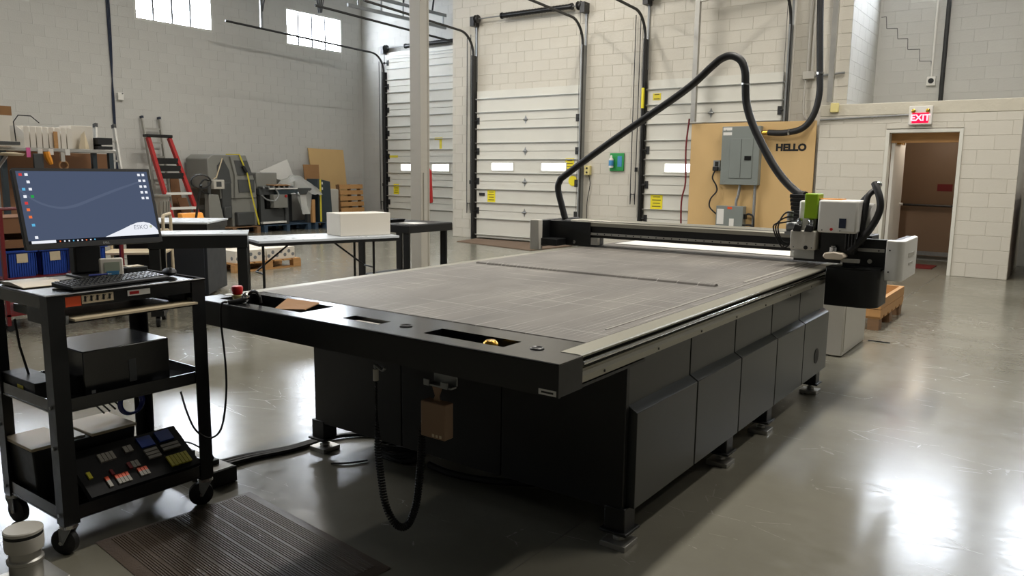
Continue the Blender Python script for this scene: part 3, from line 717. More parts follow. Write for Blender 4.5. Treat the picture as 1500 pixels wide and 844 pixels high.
for i in range(5):
    a, b = sy[i]+.006, sy[i+1]-.006
    part('upper_side_panel', MB().box(-1.34, -1.31, a, b, .566, .79), M_panel, ct, bevel=.002)
    lp = part('lower_side_panel', MB().add(*(lambda P: (P.v, P.f))(MB().prism([(-1.34, .163), (-1.27, .163), (-1.27, .547), (-1.312, .572), (-1.34, .572)], 'y', a, b))), M_panel, ct, bevel=.002)
    if i == 4: part('vent_hole', MB().lathe([(.001, 0), (.05, 0), (.05, .003), (.001, .003)], (-1.2705, 5.14, .29), 20, 'x'), M_ink, lp)
    for xs in (-3.09,): part('rear_side_panel', MB().box(xs, xs+.03, a, b, .163, .79), M_panel, ct, bevel=.002)
part('end_panel', MB().box(-3.06, -1.34, YE-.02, YE, .17, .78), M_black, ct)
# bed
YT = 6.15
part('bed', MB().box(XL+.06, XR-.06, 2.27, YT, .80, .862), M_blackm, ct)
part('cutting_surface', MB().box(XL+.065, XR-.08, 2.262, YT-.02, .862, .8725), M_felt, ct, bevel=.002)
mb = MB(); n = 24; x0, x1, yc = -3.04, -1.47, 3.845
mb.prism([(yc-.028, .8715), (yc-.02, .882), (yc, .887), (yc+.02, .882), (yc+.028, .8715)], 'x', x0, x1)
part('seam_ridge', mb, M_felt, ct)
for (a, b, c, d) in ((-1.42, -1.40, 4.1, 5.3), (-1.375, -1.365, 2.5, 5.9)):
    part('bed_edge_strip', MB().box(a, b, c, d, .8725, .8745), pm('grey_edge_tape', (150, 146, 138), .5), ct)
for s, xe in ((1, XR), (-1, XL)):
    X = lambda d: xe-s*d
    prof = [(X(.078), .845), (X(.078), .872), (X(.004), .872), (X(0), .868), (X(0), .862), (X(.03), .852), (X(.03), .822), (X(.018), .816), (X(.018), .806), (X(0), .800), (X(0), .778), (X(.07), .778)]
    if s < 0: prof = prof[::-1]
    rl = part('side_rail', MB().prism(prof, 'y', 2.095, YT), M_alu, ct)
    part('guide_rod', MB().cyl((X(.012), 2.11, .838), (X(.012), YT-.05, .838), .0085, n=10), M_chrome, rl)
    part('groove_shade_strip', MB().box(X(.0295), X(.024), 2.1, YT-.01, .8165, .8545), M_ink, rl)  # black strip standing in for shade inside the rail recess
    part('rod_end', MB().cyl((X(.012), 2.095, .838), (X(.012), 2.115, .838), .013, n=10), M_rubber, rl)
    for k in range(9): part('bolt', MB().cyl((X(0), 2.25+k*.42, .789), (X(-.003), 2.25+k*.42, .789), .005, n=6), M_dsteel, rl)
# front console with trays
cy0, cy1 = 1.95, 2.26
tr1 = (-3.08, -2.52, 2.02, 2.2); tr2 = (-1.86, -1.50, 2.035, 2.14); tr3 = (-2.30, -2.10, 2.045, 2.115)
rects = [(XL+.075, XR-.075, cy0+.004, cy1), (XL-.01, XL+.075, cy0+.004, 2.092), (XR-.075, XR+.008, cy0+.004, 2.092)]
for h in (tr1, tr2, tr3): rects = subtract(rects, h)
mb = MB()
for r in rects: mb.box(r[0], r[1], r[2], r[3], .866, .8705)
cs = part('front_console', mb, M_satin, ct, label='black front console with recessed trays')
mb = MB().box(XL-.01, XR+.008, cy0, cy0+.012, .762, .866); mb.box(XR-.004, XR+.008, cy0+.012, 2.092, .764, .866); mb.box(XL-.01, XL+.002, cy0+.012, 2.092, .764, .866); mb.box(XL, XR, cy0+.012, cy1+.3, .762, .772)
part('console_shell', mb, M_black, cs)
part('console_lip', MB().cyl((XL-.01, cy0+.002, .8665), (XR+.008, cy0+.002, .8665), .004, n=8), M_blackm, cs)
for h, d in ((tr1, .05), (tr2, .045), (tr3, .012)):
    mb = MB(); a, b, c, e = h; t = .006
    mb.box(a, b, c, e, .866-d-t, .866-d)
    for q in ((a-t, a, c, e), (b, b+t, c, e), (a-t, b+t, c-t, c), (a-t, b+t, e, e+t)): mb.box(*q, .866-d, .866)
    part('tray', mb, M_blackm, cs)
for x in (-1.995, -1.40):
    part('grommet', MB().lathe([(.014, .871), (.0235, .871), (.0245, .8735), (.021, .875), (.0165, .873), (.0165, .8715)], (x, 2.087, 0), 20), M_blackm, cs)
    part('grommet_hole', MB().lathe([(.001, .8706), (.0165, .8706), (.0165, .8713), (.001, .8713)], (x, 2.087, 0), 16), M_ink, cs)
mb = MB()
mb.box(-2.27, -2.13, 2.055, 2.105, .854, .858)
part('display', mb, M_greyp, cs)
st = part('emergency_stop', MB().lathe([(.012, .899), (.021, .901), (.0235, .912), (.0245, .93), (.021, .936), (.001, .938)], (-2.965, 2.035, 0), 20), M_estop, ct, label='red mushroom emergency stop button')
part('collar', MB().lathe([(.02, .8705), (.02, .89), (.024, .892), (.024, .897), (.012, .9)], (-2.965, 2.035, 0), 18), M_yplas, st)
tag_ = part('name_label', MB().box(-1.30, -1.235, cy0-.001, cy0, .766, .784), M_paper, ct)
part('print_line', MB().box(-1.29, -1.245, cy0-.0016, cy0-.001, .772, .778), M_dsteel, tag_)
# things in the trays
solo('cardboard_scrap', MB().quad3([(-2.70, 2.025, .86), (-2.54, 2.06, .8725), (-2.62, 2.205, .873), (-2.83, 2.198, .871)], .004), M_card, 'piece of brown cardboard lying in the console tray', 'cardboard')
solo('tape_roll', MB().lathe([(.018, 0), (.034, 0), (.036, .004), (.036, .022), (.034, .026), (.018, .026)], (-2.565, 2.075, .8235), 20), pm('dark_red_tape', (120, 48, 44), .5), 'dark red roll of tape on the cardboard scrap', 'tape')
solo('brass_weight', MB().lathe([(.008, 0), (.024, .002), (.03, .015), (.03, .035), (.026, .046), (.018, .054), (.001, .056)], (-1.585, 2.075, .8215), 18), M_brass, 'brass knob standing in the small console tray', 'knob')
hd = thing('handheld_scanner', 'black and chrome handheld device at the edge of the console tray', 'scanner', (-2.885, 2.03, .8705))
part('hook', MB().tube(smoothpath([(-2.915, 2.05, .8755), (-2.91, 2.055, .90), (-2.89, 2.06, .916), (-2.86, 2.06, .914), (-2.84, 2.06, .895), (-2.835, 2.06, .87)], 5), .007, 8), M_blackm, hd)
part('head', MB().sphere((-2.888, 2.02, .895), .02, 14, (.9, .9, 1.15)), M_chrome, hd)
part('grip', MB().tube([(-2.885, 2.015, .885), (-2.90, 1.985, .879), (-2.92, 1.955, .878)], [.013, .012, .008], 10), M_rubber, hd)
solo('device_cable', MB().tube(smoothpath([(-2.92, 1.953, .878), (-2.935, 1.935, .872), (-2.94, 1.93, .80), (-2.92, 1.93, .62), (-2.91, 1.92, .47), (-2.88, 1.87, .345), (-2.86, 1.80, .325), (-2.86, 1.74, .375), (-2.87, 1.71, .46), (-2.89, 1.70, .545)], 6), .0045, 6), M_rubber,
     'thin black cable drooping between handheld device and equipment cart', 'cable')
# pendant and coiled cord under the console
HY = 2.03
pb = thing('pendant_bracket', 'small steel bracket under the console lip holding the pendant', 'bracket', (-1.76, HY, .69))
mb = MB().box(-1.805, -1.70, HY, HY+.006, .70, .7615); part('plate', mb, M_steel, pb)
mb = MB().box(-1.82, -1.70, HY-.03, HY, .694, .70); mb.box(-1.825, -1.80, HY-.034, HY-.028, .694, .716); mb.box(-1.745, -1.715, HY-.034, HY-.028, .694, .716); part('hook', mb, M_steel, pb)
pd = thing('control_pendant', 'taupe handheld control box hanging on the steel bracket', 'remote control', (-1.765, HY-.02, .51))
part('body', MB().box(-1.825, -1.712, HY-.05, HY-.002, .51, .641), M_brownp, pd, bevel=.004)
part('hanger', MB().prism([(-1.785, .642), (-1.755, .642), (-1.76, .66), (-1.748, .692), (-1.79, .692), (-1.777, .66)], 'y', HY-.027, HY-.02), M_brownp, pd)
for k in range(3): part('slot', MB().box(-1.77+k*.017, -1.76+k*.017, HY-.0515, HY-.05, .517, .527), M_tan, pd)
cc = thing('coiled_cord', 'black coiled cord looping from the console down to the pendant', 'cord', (-1.96, HY, .1))
yc_ = HY+.0
part('connector', MB().cyl((-2.1, yc_, .70), (-2.1, yc_, .655), .011, n=10), M_greyp, cc)
part('hook', MB().tube(smoothpath([(-2.1, yc_, .70), (-2.104, yc_, .715), (-2.085, yc_, .708), (-2.065, yc_, .70), (-2.05, yc_, .712)], 4), .006, 6), M_steel, cc)
key = [(-2.1, yc_, .66), (-2.1, yc_, .58), (-2.099, yc_, .50), (-2.09, yc_-.004, .38), (-2.075, yc_-.006, .28), (-2.05, yc_-.01, .18), (-2.01, yc_-.012, .122), (-1.965, yc_-.014, .106), (-1.92, yc_-.014, .135), (-1.885, yc_-.012, .22), (-1.87, yc_-.01, .33), (-1.858, yc_-.01, .45), (-1.848, yc_-.02, .53), (-1.829, yc_-.026, .60)]
cen = [Vector(p) for p in smoothpath(key, 14)]
coil = []
u = Vector((0, 1, 0)); turns = 105; N = len(cen)
Larc = [0]
for i in range(1, N): Larc.append(Larc[-1]+(cen[i]-cen[i-1]).length)
T_ = Larc[-1]
def at(s):
    for i in range(1, N):
        if Larc[i] >= s: return cen[i-1].lerp(cen[i], (s-Larc[i-1])/max(1e-9, Larc[i]-Larc[i-1])), (cen[i]-cen[i-1]).normalized()
    return cen[-1], (cen[-1]-cen[-2]).normalized()
steps = turns*7
for k in range(steps+1):
    s_ = T_*k/steps; p, t_ = at(s_)
    r_ = .0115*min(1, max(.15, (s_-.12)/.15), max(.15, (T_-s_-.03)/.1))
    a_ = 2*math.pi*k/7; v_ = u.cross(t_).normalized()
    coil.append(p+(u*math.cos(a_)+v_*math.sin(a_))*r_)
part('coil', MB().tube(coil, .0042, 5), M_rubber, cc)

# paper sheet and wood strip at the far end of the bed
solo('white_sheet', MB().box(-3.02, -1.34, 5.62, 6.08, .8745, .878), M_paper, 'long white sheet lying across the far end of the cutting bed', 'sheet')
solo('wood_strip', MB().box(-2.75, -1.62, 6.0, 6.05, .8785, .894), M_wood, 'thin wooden strip lying on the white sheet', 'wood strip')

# ------------------------------------------------------------ gantry
gt = thing('gantry_bridge', 'black gantry bridge with perforated rail spanning the cutting table', 'gantry', (-2.2, 5.3, .87))
GY = 5.28
part('beam', MB().box(-3.3, -1.02, GY, GY+.22, .945, 1.075), M_black, gt, bevel=.006)
part('cover_strip', MB().prism([(GY-.012, 1.035), (GY-.012, 1.062), (GY+.01, 1.078), (GY+.2, 1.078), (GY+.2, 1.072), (GY, 1.072), (GY, 1.035)], 'x', -3.24, -1.2), M_alu, gt)
rl = part('linear_rail', MB().box(-3.07, -1.2, GY-.012, GY, .967, .985), M_alum, gt)
for k in range(30): part('rail_hole', MB().cyl((-3.05+k*.062, GY-.0125, .976), (-3.05+k*.062, GY-.0135, .976), .005, n=8), M_ink, rl)
rl2 = part('lower_rail', MB().box(-1.12, -.92, GY-.13, GY-.12, .985, 1.005), M_alum, gt)
for x in (-1.09, -.95): part('rail_hole', MB().cyl((x, GY-.13, .995), (x, GY-.132, .995), .005, n=8), M_ink, rl2)
# left carriage
mb = MB().box(-3.49, -3.425, 5.14, 5.72, .86, 1.07); mb.box(-3.425, -3.05, GY-.02, GY+.2, .875, 1.066); mb.box(-3.425, -3.27, 5.12, GY, .875, .93)
part('left_carriage', mb, M_black, gt, bevel=.004)
part('bracket', MB().box(-3.045, -2.985, GY-.015, GY+.02, .89, .945), M_alum, gt)
part('bolt', MB().lathe([(.006, 0), (.014, 0), (.014, .006), (.006, .006)], (-3.19, GY-.027, .905), 12, 'y'), M_chrome, gt)
part('end_cap', MB().box(-3.50, -3.415, 5.085, 5.14, .838, 1.076), M_greyp, gt, bevel=.006)
# right carriage: upright plate, drive housing, white end cover
mb = MB().box(-1.16, -.86, 5.17, 5.23, .875, 1.062); mb.box(-.9, -.84, 5.17, 5.75, .86, 1.055)
part('upright_plate', mb, M_black, gt, bevel=.004)
hsx = [(-1.215, 5.0), (-1.03, 5.0)]+[(-1.03+.115*math.sin(k/6*math.pi/2), 5.09-.09*math.cos(k/6*math.pi/2)) for k in range(1, 7)]+[(-.915, 5.3), (-1.215, 5.3)]
part('drive_housing', MB().prism(hsx, 'z', .652, .885), M_black, gt, bevel=.006)
part('housing_top', MB().prism(hsx[:8]+[(-.915, 5.17), (-1.215, 5.17)], 'z', .885, .892), M_blackm, gt)
part('bolt', MB().lathe([(.006, 0), (.014, 0), (.014, .008), (.006, .008)], (-1.0, 5.162, .925), 12, 'y'), M_chrome, gt)
cvx = [(-.895, 5.06), (-.84, 5.05)]+[(-.84+.045*math.sin(k/5*math.pi/2), 5.09-.04*math.cos(k/5*math.pi/2)) for k in range(1, 6)]+[(-.80, 5.55), (-.825, 5.62), (-.835, 5.62), (-.838, 5.12), (-.895, 5.12)]
ec = part('end_cover', MB().prism(cvx, 'z', .826, 1.068), M_whitep, gt, bevel=.006, label='white rounded end cover with faint print')
for z in (.88, 1.01): part('screw', MB().cyl((-.872, 5.057, z), (-.872, 5.05, z), .005, n=6), M_dsteel, ec)
part('print_line', MB().box(-.7985, -.7935, 5.25, 5.38, .91, .925), M_greyp, ec); part('print_line', MB().box(-.7985, -.7935, 5.22, 5.42, .96, .985), M_greyp, ec)

# ------------------------------------------------------------ tool head on the bridge
th = thing('milling_unit', 'white and lime green milling unit on the gantry bridge', 'milling unit', (-1.25, 5.12, .89))
HY0 = 5.0
part('back_plate', MB().box(-1.46, -1.17, 5.16, 5.255, .90, 1.22), M_blackm, th)
l1 = part('left_module', MB().box(-1.445, -1.29, HY0+.0, 5.16, .985, 1.105), M_greyp, th, bevel=.008)
part('emblem', MB().lathe([(.008, 0), (.013, 0), (.013, .001), (.008, .001)], (-1.345, HY0-.002, 1.0), 16, 'y'), M_ink, l1)
for x in (-1.42, -1.31): part('screw', MB().cyl((x, HY0, 1.0), (x, HY0-.003, 1.0), .004, n=6), M_dsteel, l1)
part('clear_skirt', MB().box(-1.44, -1.295, HY0+.01, HY0+.015, .93, .985), M_clear, th)
part('rear_cover', MB().box(-1.42, -1.33, 5.07, 5.16, 1.105, 1.29), M_whitep, th, bevel=.012)
part('green_module', MB().box(-1.375, -1.295, HY0+.02, 5.15, 1.18, 1.335), M_green, th, bevel=.006)
for x in (-1.405, -1.335):
    kn = part('spindle', MB().lathe([(.012, 1.105), (.02, 1.11), (.02, 1.135), (.013, 1.14), (.018, 1.145), (.018, 1.17), (.012, 1.18)], (x, HY0+.05, 0), 16), M_chrome, th)
    part('clamp_knob', MB().prism([(x-.025, 1.10), (x+.02, 1.098), (x+.027, 1.135), (x-.012, 1.145)], 'y', HY0+.02, HY0-.01), M_rubber, kn, bevel=.003)
mc = part('motor_cover', MB().box(-1.285, -1.055, HY0+.0, 5.2, 1.10, 1.30), M_whitep, th, bevel=.014, seg=3)
part('red_button', MB().cyl((-1.2, HY0, 1.122), (-1.2, HY0-.004, 1.122), .009, n=14), M_estop, mc)
part('display', MB().box(-1.158, -1.118, HY0-.003, HY0, 1.132, 1.19), M_navy, mc)
for x in (-1.255, -1.15): part('screw', MB().cyl((x, HY0, 1.115), (x, HY0-.003, 1.115), .004, n=6), M_dsteel, mc)
part('cover_tray', MB().box(-1.30, -1.16, 5.05, 5.15, 1.30, 1.306), M_orange, th)
part('round_cover', MB().lathe([(.001, 0), (.075, 0), (.08, .01), (.08, .06), (.001, .06)], (-1.065, 5.2, 1.2), 20, 'x'), M_whitep, th)
part('spindle_mount', MB().box(-1.27, -1.07, HY0+.05, 5.14, .97, 1.10), M_blackm, th)
part('milling_spindle', MB().lathe([(.018, .975), (.024, .982), (.024, 1.012), (.016, 1.016), (.016, 1.02)], (-1.185, HY0+.02, 0), 16), M_chrome, th)
part('presser_foot', MB().prism([(-1.235, .955), (-1.225, .978), (-1.17, .986), (-1.12, .98), (-1.105, .955), (-1.13, .94), (-1.215, .94)], 'y', HY0-.03, HY0+.07), pm('pale_polished_resin', (214, 200, 182), .3), th, bevel=.006)
part('presser_arm', MB().box(-1.13, -1.03, HY0+.0, HY0+.04, .925, .945), M_alum, th)
for k in range(4): part('fitting', MB().cyl((-1.12+.018*k, HY0+.04, 1.0+.012*(k % 2)), (-1.12+.018*k, HY0+.04, 1.10), .006, n=8), M_dsteel, th)
# side cylinder cluster
mb = MB().cyl((-1.50, 5.12, 1.12), (-1.43, 5.12, 1.12), .035, n=14); mb.cyl((-1.475, 5.08, 1.16), (-1.475, 5.08, 1.22), .02, n=10); mb.box(-1.50, -1.45, 5.06, 5.16, 1.07, 1.09)
part('air_cylinder', mb, M_steel, th)
for k in range(3):
    part('air_line', MB().tube(smoothpath([(-1.43, 5.1, 1.2-.02*k), (-1.49, 5.03, 1.21-.03*k), (-1.53-.015*k, 5.02, 1.12), (-1.50, 5.03, 1.03-.02*k), (-1.45, 5.05, 1.02)], 5), .005, 6), M_rubber, th)
# cable chain arch behind the head
mb = MB(); lk = None
for k in range(9):
    a = math.pi*(k/8)*.55; x = -1.45-.05*math.sin(a*.6+.1); z = 1.09+.026*k
    part('chain_link', MB().box(x-.05, x+.045, 5.28, 5.36, z, z+.0245), M_rubber, th, bevel=.003)
# extraction hoses on the right of the head
bl = (-.985, 5.16, 1.395)
part('ball_joint', MB().sphere(bl, .022, 16), M_chrome, th)
part('ball_stem', MB().cyl((-.985, 5.16, 1.395), (-1.05, 5.22, 1.33), .009, n=8), M_chrome, th)
part('hose', MB().tube(smoothpath([(-1.005, 5.15, 1.405), (-.985, 5.13, 1.37), (-.96, 5.11, 1.31), (-.955, 5.1, 1.24), (-.985, 5.08, 1.15), (-1.04, 5.06, 1.06), (-1.1, 5.05, .99)], 6), .021, 10), M_rubber, th)
part('hose', MB().tube(smoothpath([(-1.0, 5.2, 1.365), (-1.02, 5.17, 1.35), (-1.035, 5.14, 1.32), (-1.04, 5.12, 1.24), (-1.045, 5.1, 1.12), (-1.05, 5.1, 1.03)], 6), .018, 10), M_rubber, th)
part('hose', MB().tube(smoothpath([(-.99, 5.17, 1.39), (-1.02, 5.22, 1.36), (-1.06, 5.25, 1.325), (-1.1, 5.27, 1.28)], 5), .016, 10), M_rubber, th)

# cable boom
bm = thing('cable_boom', 'thick black cable boom arching from the gantry end over to the tool head', 'cable boom', (-3.4, 5.45, 1.07))
pts = [(-3.40, 5.45, 1.07), (-3.44, 5.45, 1.19), (-3.475, 5.45, 1.31), (-3.46, 5.45, 1.375), (-3.40, 5.45, 1.43), (-2.96, 5.45, 1.71), (-2.41, 5.45, 2.04), (-2.2, 5.45, 2.205), (-2.13, 5.45, 2.255), (-2.06, 5.45, 2.27), (-1.99, 5.45, 2.235), (-1.955, 5.45, 2.16), (-1.945, 5.45, 2.05), (-1.93, 5.45, 1.93), (-1.87, 5.44, 1.78), (-1.74, 5.42, 1.56), (-1.63, 5.40, 1.42), (-1.52, 5.37, 1.33), (-1.46, 5.34, 1.315)]
part('sleeve', MB().tube(smoothpath(pts, 6), .027, 10), M_rubber, bm)
part('clip', MB().cyl((-1.947, 5.45, 2.065), (-1.946, 5.45, 2.075), .029, n=12), M_chrome, bm)

# ------------------------------------------------------------ equipment cart
KX0, KX1, KY0, KY1 = -3.45, -2.93, 1.235, 1.855
kt = thing('equipment_cart', 'black steel equipment cart on casters carrying the computer', 'cart', (-3.19, 1.54, 0))
for (x, sx) in ((KX0, 1), (KX1, -1)):
    for (y, sy_) in ((KY0, 1), (KY1, -1)):
        mb = MB().prism([(x, y), (x+sx*.058, y), (x+sx*.058, y+sy_*.006), (x+sx*.006, y+sy_*.006), (x+sx*.006, y+sy_*.058), (x, y+sy_*.058)], 'z', .12, .99)
        lg = part('leg', mb, M_black, kt)
        for z in (.16, .575, .42): part('bolt', MB().cyl((x+sx*.03, y, z), (x+sx*.03, y-sy_*.006, z), .007, n=6), M_steel, lg)
def shelf(z0, z1, name):
    mb = MB().box(KX0+.004, KX1-.004, KY0+.004, KY1-.004, z0, z0+.006) if name != 'top_shelf' else MB().box(KX0+.004, KX1-.004, KY0+.004, KY1-.004, z1-.008, z1-.002)
    for q in ((KX0+.006, KX0+.01, KY0+.006, KY1-.006), (KX1-.01, KX1-.006, KY0+.006, KY1-.006), (KX0+.006, KX1-.006, KY0+.006, KY0+.01), (KX0+.006, KX1-.006, KY1-.01, KY1-.006)): mb.box(*q, z0, z1)
    return part(name, mb, M_satin, kt)
tp = shelf(.938, .988, 'top_shelf'); shelf(.55, .60, 'middle_shelf'); shelf(.132, .185, 'bottom_shelf')
part('top_lip', MB().tube([(KX0, KY0, .989), (KX1, KY0, .989), (KX1, KY1, .989), (KX0, KY1, .989)], .005, 6, closed=True), M_black, kt)
part('warning_label', MB().box(KX1-.006, KX1-.0045, 1.30, 1.355, .943, .984), M_orangep, tp, label='orange warning label')
ml = part('pictogram_label', MB().box(KX1-.006, KX1-.0045, 1.358, 1.475, .948, .982), M_tan, tp)
for k in range(5):
    y = 1.37+.0225*k
    part('pictogram', MB().box(KX1-.0045, KX1-.004, y-.004, y+.004, .955, .976).bar((KX1-.0042, y-.009, .957), (KX1-.0042, y+.009, .975), .0005, .004, (1, 0, 0)), M_ink, ml)
part('maker_label', MB().box(KX1-.006, KX1-.0045, 1.53, 1.62, .956, .978), M_paper, tp); part('maker_stripe', MB().box(KX1-.0045, KX1-.004, 1.537, 1.575, .961, .973), M_red, tp)
ks = part('pull_out_tray', MB().box(-3.36, KX1+.0, 1.31, 1.81, .882, .892), M_black, kt)
part('tray_edge', MB().box(-3.0, -2.905, 1.315, 1.805, .892, .9), M_tan, ks)
for y in (1.30, 1.808): part('slide', MB().box(-3.38, -2.94, y, y+.01, .878, .91), M_steel, ks)
for y in (1.245, 1.80): part('slide_bracket', MB().box(-3.12, -2.99, y, y+.045, .88, .938), M_black, kt)
for (x, y, a) in ((-2.955, 1.262, .5), (-2.955, 1.83, 1.1), (-3.425, 1.262, .2), (-3.425, 1.83, .8)):
    d = Vector((math.cos(a), math.sin(a), 0)); pv = Vector((x, y, 0))-d*.02*(1 if x > -3.1 else -1)
    c = part('caster', MB().lathe([(.02, .105), (.032, .107), (.032, .12), (.012, .122), (.012, .14)], (x, y, 0), 16), M_chrome, kt)
    ax = Vector((-d.y, d.x, 0))
    part('fork', MB().quad3([pv+ax*.022+Vector((-.012, 0, .045)), pv+ax*.022+Vector((.012, 0, .045)), Vector((x, y, .108))+ax*.022+d*.025, Vector((x, y, .108))+ax*.022-d*.025], .003).quad3([pv-ax*.022+Vector((-.012, 0, .045)), pv-ax*.022+Vector((.012, 0, .045)), Vector((x, y, .108))-ax*.022+d*.025, Vector((x, y, .108))-ax*.022-d*.025], .003), M_steel, c)
    wc = pv+Vector((0, 0, .05))
    part('wheel', MB().tube([wc-ax*.016, wc-ax*.012, wc+ax*.012, wc+ax*.016], [.044, .05, .05, .044], 24), M_rubber, c)
    part('axle', MB().tube([wc-ax*.027, wc+ax*.027], .008, 8), M_chrome, c)
# monitor
mn = thing('monitor', 'black widescreen monitor showing a blue desktop on the cart', 'monitor', (-3.32, 1.594, .99), R(-2.1))
SW, SH, tl_ = .542, .325, R(15.6)
CZ = .295
ctr = Vector((.02, 0, CZ)); rr_ = Vector((0, 1, 0)); nn_ = Vector((math.cos(tl_), 0, math.sin(tl_))); up_ = Vector((-math.sin(tl_), 0, math.cos(tl_)))
SM = Matrix(((rr_.x, up_.x, nn_.x, ctr.x), (rr_.y, up_.y, nn_.y, ctr.y), (rr_.z, up_.z, nn_.z, ctr.z), (0, 0, 0, 1)))
def scr(mb): return MB().add([SM @ Vector(v) for v in mb.v], mb.f)
part('housing', scr(MB().box(-SW/2, SW/2, -SH/2, SH/2, -.03, -.002)), M_rubber, mn, local=True, bevel=.006)
bz = MB()
for r in subtract([(-SW/2, SW/2, -SH/2, SH/2)], (-SW/2+.011, SW/2-.011, -SH/2+.02, SH/2-.012)): bz.box(r[0], r[1], r[2], r[3], -.004, .001)
bzo = part('bezel', scr(bz), M_rubber, mn, local=True)
part('logo_lettering', scr(MB().text('DELL', .012, Matrix.Translation((.03, -SH/2+.009, .0016)), .0003)), M_steel, bzo, local=True)
x0s, x1s, y0s, y1s = -SW/2+.011, SW/2-.011, -SH/2+.02, SH/2-.012
E_bg = emis('desktop_blue', (74, 84, 106), .85); E_w = emis('desktop_white', (225, 228, 236), .9); E_sw = emis('desktop_swirl', (84, 94, 116), .85); E_dk = emis('taskbar_dark', (26, 28, 34), .6)
E_ic = [emis('icon_red', (200, 60, 60), .9), emis('icon_orange', (225, 110, 60), .9), emis('icon_cyan', (90, 170, 210), .9), emis('icon_green', (40, 150, 70), .9), E_w]
so = part('screen', scr(MB().box(x0s, x1s, y0s, y1s, -.002, -.0005)), E_bg, mn, local=True, label='lit desktop with white swoosh and icons')
def sc_poly(pts, z, mt, nm): part(nm, scr(MB().add([(p[0], p[1], z) for p in pts], [tuple(range(len(pts)))])), mt, so, local=True)
W_, H_ = x1s-x0s, y1s-y0s
fxy = lambda a, b: (x0s+a*W_, y0s+b*H_)
up1 = [fxy(a, b) for a, b in ((.0, .74), (.08, .60), (.17, .51), (.27, .47), (.38, .49), (.55, .60), (.75, .73), (.93, .84))]
dn1 = [fxy(a, b) for a, b in ((.93, .86), (.75, .765), (.55, .64), (.38, .53), (.27, .50), (.17, .54), (.08, .63), (.0, .77))]
ups = [(p.x, p.y) for p in smoothpath([(a, b, 0) for a, b in up1], 5)]; dns = [(p.x, p.y) for p in smoothpath([(a, b, 0) for a, b in dn1], 5)][::-1]
sw_ = MB()
for k in range(len(ups)-1): sw_.add([(*ups[k], .0002), (*ups[k+1], .0002), (*dns[k+1], .0002), (*dns[k], .0002)], [(0, 1, 2, 3)])
part('wallpaper_swirl', scr(sw_), E_sw, so, local=True)
sc_poly([fxy(.56, .045), fxy(.70, .14), fxy(.78, .2), fxy(.84, .235), fxy(.89, .24), fxy(.94, .215), fxy(.98, .15), fxy(1, .10), fxy(1, .045)][::-1][::-1], .0002, E_w, 'white_swoosh')
part('lettering', scr(MB().text('ESKO', .026, Matrix.Translation((*fxy(.86, .16), .0005)), -.0002)), emis('logo_grey', (110, 116, 130), .8), so, local=True)
part('letter_ring', scr(MB().lathe([(.004, 0), (.0062, 0), (.0062, .0003), (.004, .0003)], (*fxy(.945, .165), .0004), 16)), emis('logo_pale', (190, 196, 170), .9), so, local=True)
sc_poly([fxy(0, 0), fxy(1, 0), fxy(1, .045), fxy(0, .045)], .0001, E_dk, 'taskbar')
sc_poly([fxy(.02, .005), fxy(.19, .005), fxy(.19, .042), fxy(.02, .042)], .0003, E_w, 'search_box')
for k in range(9): sc_poly([fxy(.22+.032*k+dx, .02+dy) for dx, dy in ((-.005, -.009), (.005, -.009), (.005, .009), (-.005, .009))], .0003, E_ic[(1, 4, 4, 2, 4, 4, 1, 4, 2)[k]], 'taskbar_icon')
ic = [(.03, .95, 0), (.07, .95, 4), (.075, .85, 4), (.035, .75, 2), (.08, .75, 4), (.035, .65, 4), (.085, .65, 3), (.035, .56, 0), (.04, .47, 1), (.045, .37, 1), (.055, .26, 2), (.06, .09, 4)]
ic += [(x, .95-.088*r_, 4) for r_ in range(5) for x in (.925, .962)]
for a, b, c in ic: sc_poly([fxy(a+dx, b+dy) for dx, dy in ((-.011, -.018), (.011, -.018), (.011, .018), (-.011, .018))], .0003, E_ic[c], 'desktop_icon')
part('neck', MB().box(-.10, -.045, -.055, .055, .012, .30), M_rubber, mn, local=True, bevel=.008)
part('stand_base', MB().box(-.11, .06, -.07, .07, 0, .012), M_rubber, mn, local=True, bevel=.004)
# paper, keyboard, mouse, pen, clock, box on the cart
solo('open_notebook', MB().prism([(-3.40, .989), (-3.20, .989), (-3.20, .992), (-3.24, .996), (-3.32, 1.004), (-3.39, 1.0)], 'y', 1.27, 1.43), M_tan, 'open tan notebook at the end of the cart top', 'notebook', bevel=.001)
solo('loose_sheet', MB().box(-3.445, -3.33, 1.46, 1.535, .989, .9905), M_paper, 'loose white sheet beside the monitor stand', 'paper')
kb = thing('keyboard', 'black keyboard with worn keys along the front of the cart', 'keyboard', (-3.105, 1.563, .9885), R(5))
part('case', MB().prism([(.072, 0), (.072, .011), (-.072, .021), (-.072, 0)], 'y', -.205, .205), M_rubber, kb, local=True, bevel=.003)
kk = MB(); kg = MB()
for r_ in range(5):
    for c in range(21):
        if c in (15, 17) and r_ in (2,): continue
        y = -.19+c*.019; x = -.055+r_*.0235; z = .0195-(x+.072)/.144*.010
        (kg if c > 14 else kk).add([(x-.009, y-.0078, z), (x+.009, y-.0078, z-.001), (x+.009, y+.0078, z-.001), (x-.009, y+.0078, z), (x-.007, y-.006, z+.005), (x+.007, y-.006, z+.004), (x+.007, y+.006, z+.004), (x-.007, y+.006, z+.005)], [(4, 5, 6, 7), (0, 1, 5, 4), (1, 2, 6, 5), (2, 3, 7, 6), (3, 0, 4, 7)])
part('main_keys', kk, M_blackm, kb, local=True, kind='stuff'); part('number_keys', kg, M_blackm, kb, local=True, kind='stuff')
ms = thing('mouse', 'black computer mouse at the right end of the cart top', 'mouse', (-3.125, 1.816, .989), R(-20))
